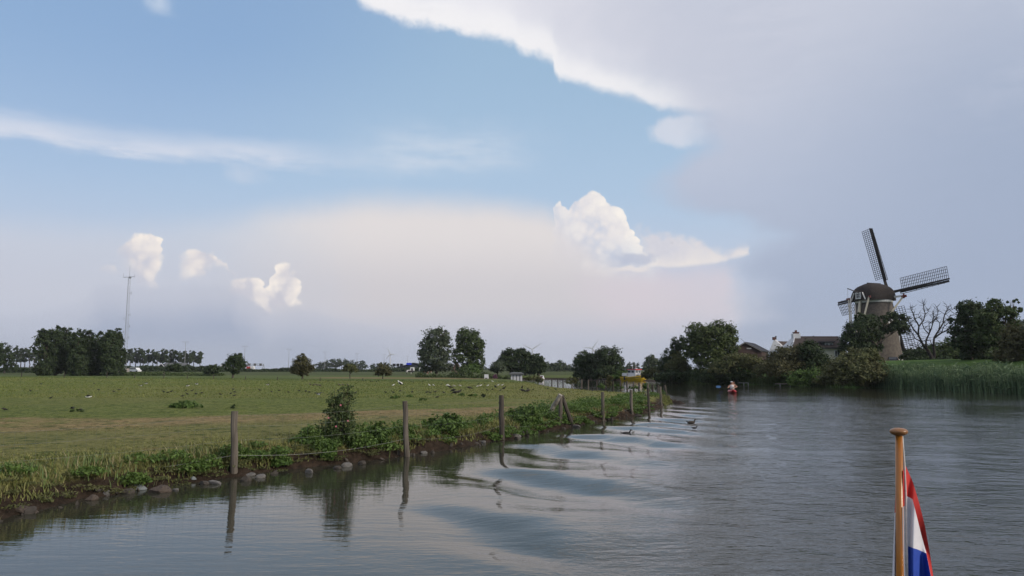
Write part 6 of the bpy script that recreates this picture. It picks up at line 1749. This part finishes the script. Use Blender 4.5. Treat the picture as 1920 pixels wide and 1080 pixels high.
TUR = mat('turbine_white', (0.50, 0.51, 0.53), (0.46, 0.47, 0.49), 0.1, 0.5)
def turbine(px, py, Y, blade, a0, label):
    x, _, zh = atd(px, py, Y); z = gz(x, Y)
    t = thing('wind_turbine', label, 'wind turbine', (x, Y, z)); H = zh - z; B = px_w(blade, Y)
    m = MB(); m.tube([(0, 3, 0), (0, 3, H)], [2.4, 1.5], 10); m.build('tower', TUR, t, True)
    m = MB(); m.box((0, 3, H + 0.5), (3, 9, 3)); m.build('nacelle', TUR, t)
    for k in range(3):
        a = math.radians(a0 + 120 * k); d = Vector((math.cos(a), 0, math.sin(a)))
        m = MB(); c = Vector((0, -2.2, H + 0.4)); m.tube([c, c + d * B * 0.2, c + d * B * 0.6, c + d * B], [1.2, 1.9, 1.1, 0.25], 6); m.build('blade', TUR, t)
turbine(731.5, 664, 2600, 13, 112, 'small pale wind turbine right of the squat thorn bush')
turbine(998, 655, 2200, 20, 154, 'wind turbine rising behind the dark tree clump')
turbine(1111, 653, 2200, 19, 175, 'wind turbine half hidden behind the round tree pair')
def cow(px, py, Y, m1, m2, label, rz):
    x, _, _ = atd(px, py, Y); z = gz(x, Y)
    c = thing('cow', label, 'cow', (x, Y, z), rz)
    j = [(0, 0, 0.95, 0.33), (-0.65, 0, 1.0, 0.30), (0.55, 0, 1.0, 0.31), (0.9, 0, 1.15, 0.17), (1.2, 0, 1.05, 0.13), (1.42, 0, 0.9, 0.08), (-0.85, 0, 1.15, 0.06), (-0.92, 0, 0.6, 0.025)]
    e = [(0, 1), (0, 2), (2, 3), (3, 4), (4, 5), (1, 6), (6, 7)]
    for bx, p in ((-0.62, 1), (0.52, 2)):
        for s_ in (-1, 1):
            b = len(j); j += [(bx, s_ * 0.19, 0.72, 0.12), (bx + (-0.05 if p == 1 else 0.02), s_ * 0.2, 0.40, 0.06), (bx, s_ * 0.2, 0.05, 0.055)]; e += [(p, b), (b, b + 1), (b + 1, b + 2)]
    k = MN('cow_hide'); k.color(mixc(m1, m2, step(noise(k.obj(), 1.6, 2, 0.5), 0.48, 0.52))); k.rough(0.85)
    body_mesh('body', j, e, [k.m], c, 1)
    m = MB()
    for s_ in (-1, 1): m.ball((1.12, s_ * 0.17, 1.13), (0.05, 0.12, 0.05), 6, 4)
    m.build('ear', k.m, c)
cow(767, 702.5, 210, (0.02, 0.018, 0.016), (0.5, 0.48, 0.45), 'black and white cow standing below the dark barn', 0.2)
cow(799, 703, 215, (0.22, 0.07, 0.035), (0.5, 0.46, 0.42), 'red and white cow by the left poplar, left of the two', 2.6)
cow(805, 703, 220, (0.24, 0.09, 0.05), (0.45, 0.42, 0.38), 'red and white cow by the left poplar, right of the two', 0.4)

# ================================================================ birds
BLK = mat('feather_black', (0.012, 0.012, 0.013), (0.022, 0.021, 0.022), 30, 0.7); DBR = mat('feather_dark_brown', (0.035, 0.028, 0.022), (0.055, 0.045, 0.036), 30, 0.8); WHF = mat('feather_white', (0.70, 0.69, 0.66), (0.62, 0.61, 0.58), 30, 0.8); GRF = mat('feather_grey', (0.17, 0.15, 0.13), (0.10, 0.09, 0.08), 20, 0.8); ORG = mat('bill_orange', (0.40, 0.12, 0.04), (0.35, 0.1, 0.03), 30, 0.5)
def bird(kind, L, mats):
    """body length L -> one mesh; head towards +x"""
    m = MB(); b, w, t, k = 0, 1, 2, 3
    if kind == 'stand':
        m.ball((0, 0, 0.42 * L), (0.42 * L, 0.19 * L, 0.20 * L), 9, 6, 0, rotm(0, -0.35, 0))
        m.tube([(0.28 * L, 0, 0.50 * L), (0.38 * L, 0, 0.66 * L), (0.42 * L, 0, 0.74 * L)], [0.11 * L, 0.08 * L, 0.07 * L], 7, 0)
        m.ball((0.45 * L, 0, 0.76 * L), (0.11 * L, 0.085 * L, 0.085 * L), 8, 5, 0)
        m.tube([(0.53 * L, 0, 0.76 * L), (0.68 * L, 0, 0.72 * L)], [0.035 * L, 0.008 * L], 5, 2)
        m.ball((-0.42 * L, 0, 0.30 * L), (0.24 * L, 0.09 * L, 0.045 * L), 8, 4, 1, rotm(0, -0.45, 0))
        for s_ in (-1, 1):
            m.ball((-0.06 * L, s_ * 0.15 * L, 0.42 * L), (0.36 * L, 0.06 * L, 0.13 * L), 8, 5, 1, rotm(0, -0.42, 0)); m.tube([(0.0, s_ * 0.07 * L, 0.26 * L), (0.02 * L, s_ * 0.07 * L, 0)], 0.018 * L, 4, 2)
    elif kind == 'feed':
        m.ball((0, 0, 0.36 * L), (0.44 * L, 0.19 * L, 0.19 * L), 9, 6, 0, rotm(0, 0.22, 0))
        m.tube([(0.34 * L, 0, 0.30 * L), (0.50 * L, 0, 0.20 * L)], [0.11 * L, 0.07 * L], 7, 0); m.ball((0.54 * L, 0, 0.17 * L), (0.10 * L, 0.08 * L, 0.08 * L), 8, 5, 0)
        m.tube([(0.60 * L, 0, 0.14 * L), (0.70 * L, 0, 0.04 * L)], [0.03 * L, 0.008 * L], 5, 2); m.ball((-0.50 * L, 0, 0.42 * L), (0.22 * L, 0.08 * L, 0.04 * L), 8, 4, 1, rotm(0, 0.2, 0))
        for s_ in (-1, 1): m.ball((-0.06 * L, s_ * 0.15 * L, 0.38 * L), (0.36 * L, 0.06 * L, 0.12 * L), 8, 5, 1, rotm(0, 0.15, 0)); m.tube([(0.0, s_ * 0.07 * L, 0.24 * L), (0.0, s_ * 0.07 * L, 0)], 0.018 * L, 4, 2)
    elif kind == 'fly':
        m.ball((0, 0, 0), (0.46 * L, 0.13 * L, 0.13 * L), 9, 6, 0); m.ball((0.5 * L, 0, 0.05 * L), (0.12 * L, 0.08 * L, 0.08 * L), 8, 5, 0); m.tube([(0.58 * L, 0, 0.05 * L), (0.74 * L, 0, 0.02 * L)], [0.03 * L, 0.008 * L], 5, 2); m.ball((-0.5 * L, 0, 0), (0.2 * L, 0.1 * L, 0.03 * L), 8, 4, 1)
        for s_ in (-1, 1):
            A = [(0.22 * L, s_ * 0.1 * L, 0.07 * L), (0.30 * L, s_ * 0.5 * L, 0.34 * L), (0.05 * L, s_ * 1.0 * L, 0.30 * L), (-0.15 * L, s_ * 0.95 * L, 0.27 * L), (-0.16 * L, s_ * 0.5 * L, 0.28 * L), (-0.2 * L, s_ * 0.1 * L, 0.04 * L)]
            m.prism(A, (0, 0, 0.025 * L), 1)
    elif kind == 'swim':
        m.ball((0, 0, 0.07 * L), (0.48 * L, 0.22 * L, 0.17 * L), 10, 6, 0); m.ball((-0.46 * L, 0, 0.16 * L), (0.2 * L, 0.1 * L, 0.05 * L), 8, 4, 1, rotm(0, 0.5, 0))
        m.tube([(0.34 * L, 0, 0.12 * L), (0.42 * L, 0, 0.30 * L), (0.46 * L, 0, 0.38 * L)], [0.10 * L, 0.065 * L, 0.06 * L], 7, 0); m.ball((0.50 * L, 0, 0.40 * L), (0.11 * L, 0.08 * L, 0.08 * L), 8, 5, 0); m.tube([(0.58 * L, 0, 0.39 * L), (0.70 * L, 0, 0.36 * L)], [0.035 * L, 0.02 * L], 5, 2)
    return m.mesh('bird', mats, True)
def put_bird(name, me, px, py, rz, label, cat, group=None, dz=None, Y=None, water=False):
    if water: x, y = at(px, py, 0.0); z = 0.0
    elif Y is not None: x, y, z = atd(px, py, Y)
    else: x, y, z = on_ground(px, py)
    o = bpy.data.objects.new(name, me); o.location = (x, y, z + (dz or 0)); o.rotation_euler.z = rz
    link(o); return tag(o, label, cat, group)
crow_s, crow_f, crow_y = bird('stand', 0.19, [BLK, BLK, BLK]), bird('feed', 0.20, [BLK, DBR, BLK]), bird('fly', 0.17, [BLK, BLK, BLK])
goose_f, goose_s = bird('feed', 0.40, [BLK, DBR, BLK]), bird('stand', 0.34, [BLK, DBR, BLK]); gull_s, gull_f = bird('stand', 0.25, [WHF, WHF, ORG]), bird('feed', 0.25, [WHF, GRF, ORG])
stork = bird('stand', 0.62, [WHF, BLK, ORG]); lap_y = bird('fly', 0.26, [WHF, BLK, ORG]); duck = bird('swim', 0.34, [BLK, DBR, GRF]); duck_l = bird('swim', 0.36, [DBR, BLK, GRF]); grey_s = bird('stand', 0.28, [GRF, DBR, ORG])
put_bird('stork', stork, 751, 724, 2.6, 'white stork with black wing tips, largest white bird in the meadow', 'bird')
put_bird('gull', gull_s, 737.5, 724, 0.3, 'lone white gull just left of the stork', 'bird')
GL = 'white gulls standing in the meadow'
for px_, py_, lab in ((805, 724, 'white gull at the left end of the row, left of a close neighbour'), (812, 723.5, 'second white gull of the row right of the stork'), (838, 724, 'left gull of the close white pair above the black geese'), (841, 724.5, 'right gull of the close white pair above the black geese'), (851, 725, 'single white gull right of the close white pair'), (862, 724.5, 'single white gull halfway along the row'),
                      (896.5, 725.5, 'left one of two touching white gulls right of the row middle'), (901, 725, 'right one of two touching white gulls right of the row middle'), (914.5, 725, 'lone white gull near the right end of the row'), (934, 724, 'last but one white gull above the third post'), (941.5, 724, 'white gull at the right end of the row above the third post'), (923.5, 716.5, 'small white gull farther off behind the row')):
    put_bird('gull', random.choice((gull_s, gull_s, gull_f)), px_, py_, random.uniform(-0.6, 0.6) + random.choice((0, PI)), lab, 'bird', GL)
put_bird('goose', goose_f, 853.5, 739.5, 2.8, 'left one of the two large black geese feeding side by side', 'bird', 'black geese'); put_bird('goose', goose_s, 860, 738.5, 0.2, 'right one of the two large black geese feeding side by side', 'bird', 'black geese')
for px_, py_, lab in ((850, 734, 'black goose just above the feeding pair'), (880, 729, 'dark goose above the right of the feeding pair'), (844, 727.5, 'small dark goose left above the feeding pair'), (929, 726.5, 'dark goose left of the last two gulls'), (945, 730, 'black goose right below the last gull'), (979, 728, 'dark goose standing beyond the third post'), (980, 734.5, 'dark goose beyond the third post, left of two close ones'), (990, 735, 'dark goose beyond the third post, right of two close ones'), (1102, 727.5, 'dark goose near the back fence left of the flapping crow')):
    put_bird('goose', goose_f if random.random() < 0.6 else goose_s, px_, py_ + 1, random.uniform(0, 6.28), lab, 'bird', 'black geese')
put_bird('crow', crow_y, 1138, 729, 2.2, 'black crow with raised wings near the back fence', 'bird', None, 0.25)
LG = 'black and white birds flying low over the meadow'
for px_, py_, rz, lab in ((264, 727, 2.6, 'black and white bird flying low, left lower of the pair near the grove'), (274, 722, 2.9, 'black and white bird flying low, right upper of the pair near the grove'), (351, 727, 0.5, 'black and white bird flying low, left of the pair above the big weed clump'), (369, 723, 3.2, 'black and white bird flying low, right of the pair above the big weed clump'), (502, 724.5, 2.7, 'single black and white bird flying low left of the dense thorn tree'), (597, 747, 2.4, 'black and white bird flying low nearest the brown strip'), (164, 753, 0.4, 'black and white bird flying low at the left of the mown grass')):
    put_bird('lapwing', lap_y, px_, py_ + 4, rz, lab, 'bird', LG, 0.30)
GG = 'brownish geese gathered beyond the mown grass'
for px_, py_, q_ in ((582, 722, 'leftmost of the four left'), (588, 723, 'second of the four left'), (594, 723, 'third of the four left'), (600, 724, 'rightmost of the four left'), (637, 723, 'left of the three right'), (643, 722.5, 'middle of the three right'), (652, 723, 'right of the three right')):
    put_bird('greylag_goose', grey_s, px_, py_ + 1, random.uniform(0, 6.28), 'grey brown goose, ' + q_ + ' ones below the dense and green thorn trees', 'bird', GG)
CG = 'small dark birds scattered over the meadow'
cs = [(57, 733), (77, 719), (176, 720), (185, 733), (213, 734), (223, 733), (95, 747), (307, 735), (315, 736), (321, 735), (349, 732), (360, 733), (342, 743), (351, 739.5), (367, 741), (378, 737), (413, 739), (433, 738), (437, 732), (440, 735), (440, 742), (487, 732), (509, 735), (523, 734), (541, 735.5), (561, 735), (573, 735.5), (580, 737), (597, 738.5), (576, 714), (600, 714), (615, 714), (626, 714), (634, 735), (642, 737.5), (666, 737), (661, 727), (685, 713), (695, 715), (699, 716), (706, 715), (710, 714), (734, 714.5), (755, 713.5), (775, 716), (792, 715), (723, 736), (737, 736), (750, 735), (773, 737), (800, 736), (806, 736), (816, 735.5), (832, 736), (846, 714), (850, 714), (864, 714), (828, 720), (897, 719), (908, 719), (913, 731.5), (924, 732), (938, 732), (990, 728.5), (1000, 730), (1027, 730), (1042, 730), (1090, 732), (1110, 731), (1111, 733), (1148, 733), (1159, 731), (1174, 730), (907, 745), (820, 745), (135, 770), (152, 770), (8, 769)]
for px_, py_ in cs:
    me_ = random.choice((crow_f, crow_f, crow_s, crow_s, crow_y))
    put_bird('jackdaw', me_, px_, py_ + 1.5, random.choice((0, PI)) + random.uniform(-0.7, 0.7), 'small dark bird %s in the meadow %s' % ('flapping low' if me_ is crow_y else 'standing' if me_ is crow_s else 'feeding', 'left of the lone fliers' if px_ < 240 else 'near the big weed clump' if px_ < 460 else 'below the dense thorn tree' if px_ < 650 and py_ > 725 else 'far back below the thorn trees' if py_ < 718 and px_ < 780 else 'between the stork and the weed tufts' if px_ < 830 else 'among the white gulls' if px_ < 945 else 'beyond the braced corner post'), 'bird', CG, 0.12 if me_ is crow_y else 0)
put_bird('duck', duck, 1174, 814, 0.15, 'dark duck swimming right of the braced corner post', 'bird', None, None, None, True)
put_bird('duck', duck_l, 1296, 793, 0.1, 'dark duck swimming farther out toward mid river', 'bird', None, None, None, True)
put_bird('duckling', bird('swim', 0.2, [BLK, BLK, BLK]), 1302, 803, 0.0, 'tiny dark duck just below the far swimming duck', 'bird', None, None, None, True)
for px_, py_, Y_, lab in ((1207, 371, 150, 'tiny bird in the sky right of the big cumulus top'), (1260, 456, 150, 'tiny bird in front of the pale cloud right of the cumulus'), (968, 519, 160, 'tiny bird in the sky left of the cumulus')):
    put_bird('swallow', bird('fly', 0.22, [BLK, BLK, BLK]), px_, py_, random.uniform(0, 3), lab, 'bird', None, None, Y_)

# ================================================================ air
def haze():
    m = MB(); m.box((0, 2450, 68.0), (10600, 5900, 150.0))
    k = bpy.data.materials.new('haze_air'); k.use_nodes = True; n = k.node_tree.nodes
    n.remove(n['Principled BSDF'])
    v = n.new('ShaderNodeVolumePrincipled'); v.inputs['Color'].default_value = (0.86, 0.90, 0.96, 1); v.inputs['Density'].default_value = 0.00010; v.inputs['Anisotropy'].default_value = 0.0
    k.node_tree.links.new(v.outputs[0], n['Material Output'].inputs['Volume'])
    tag(m.build('haze', k), 'thin summer haze over the river meadows', 'haze', kind='stuff')
haze()
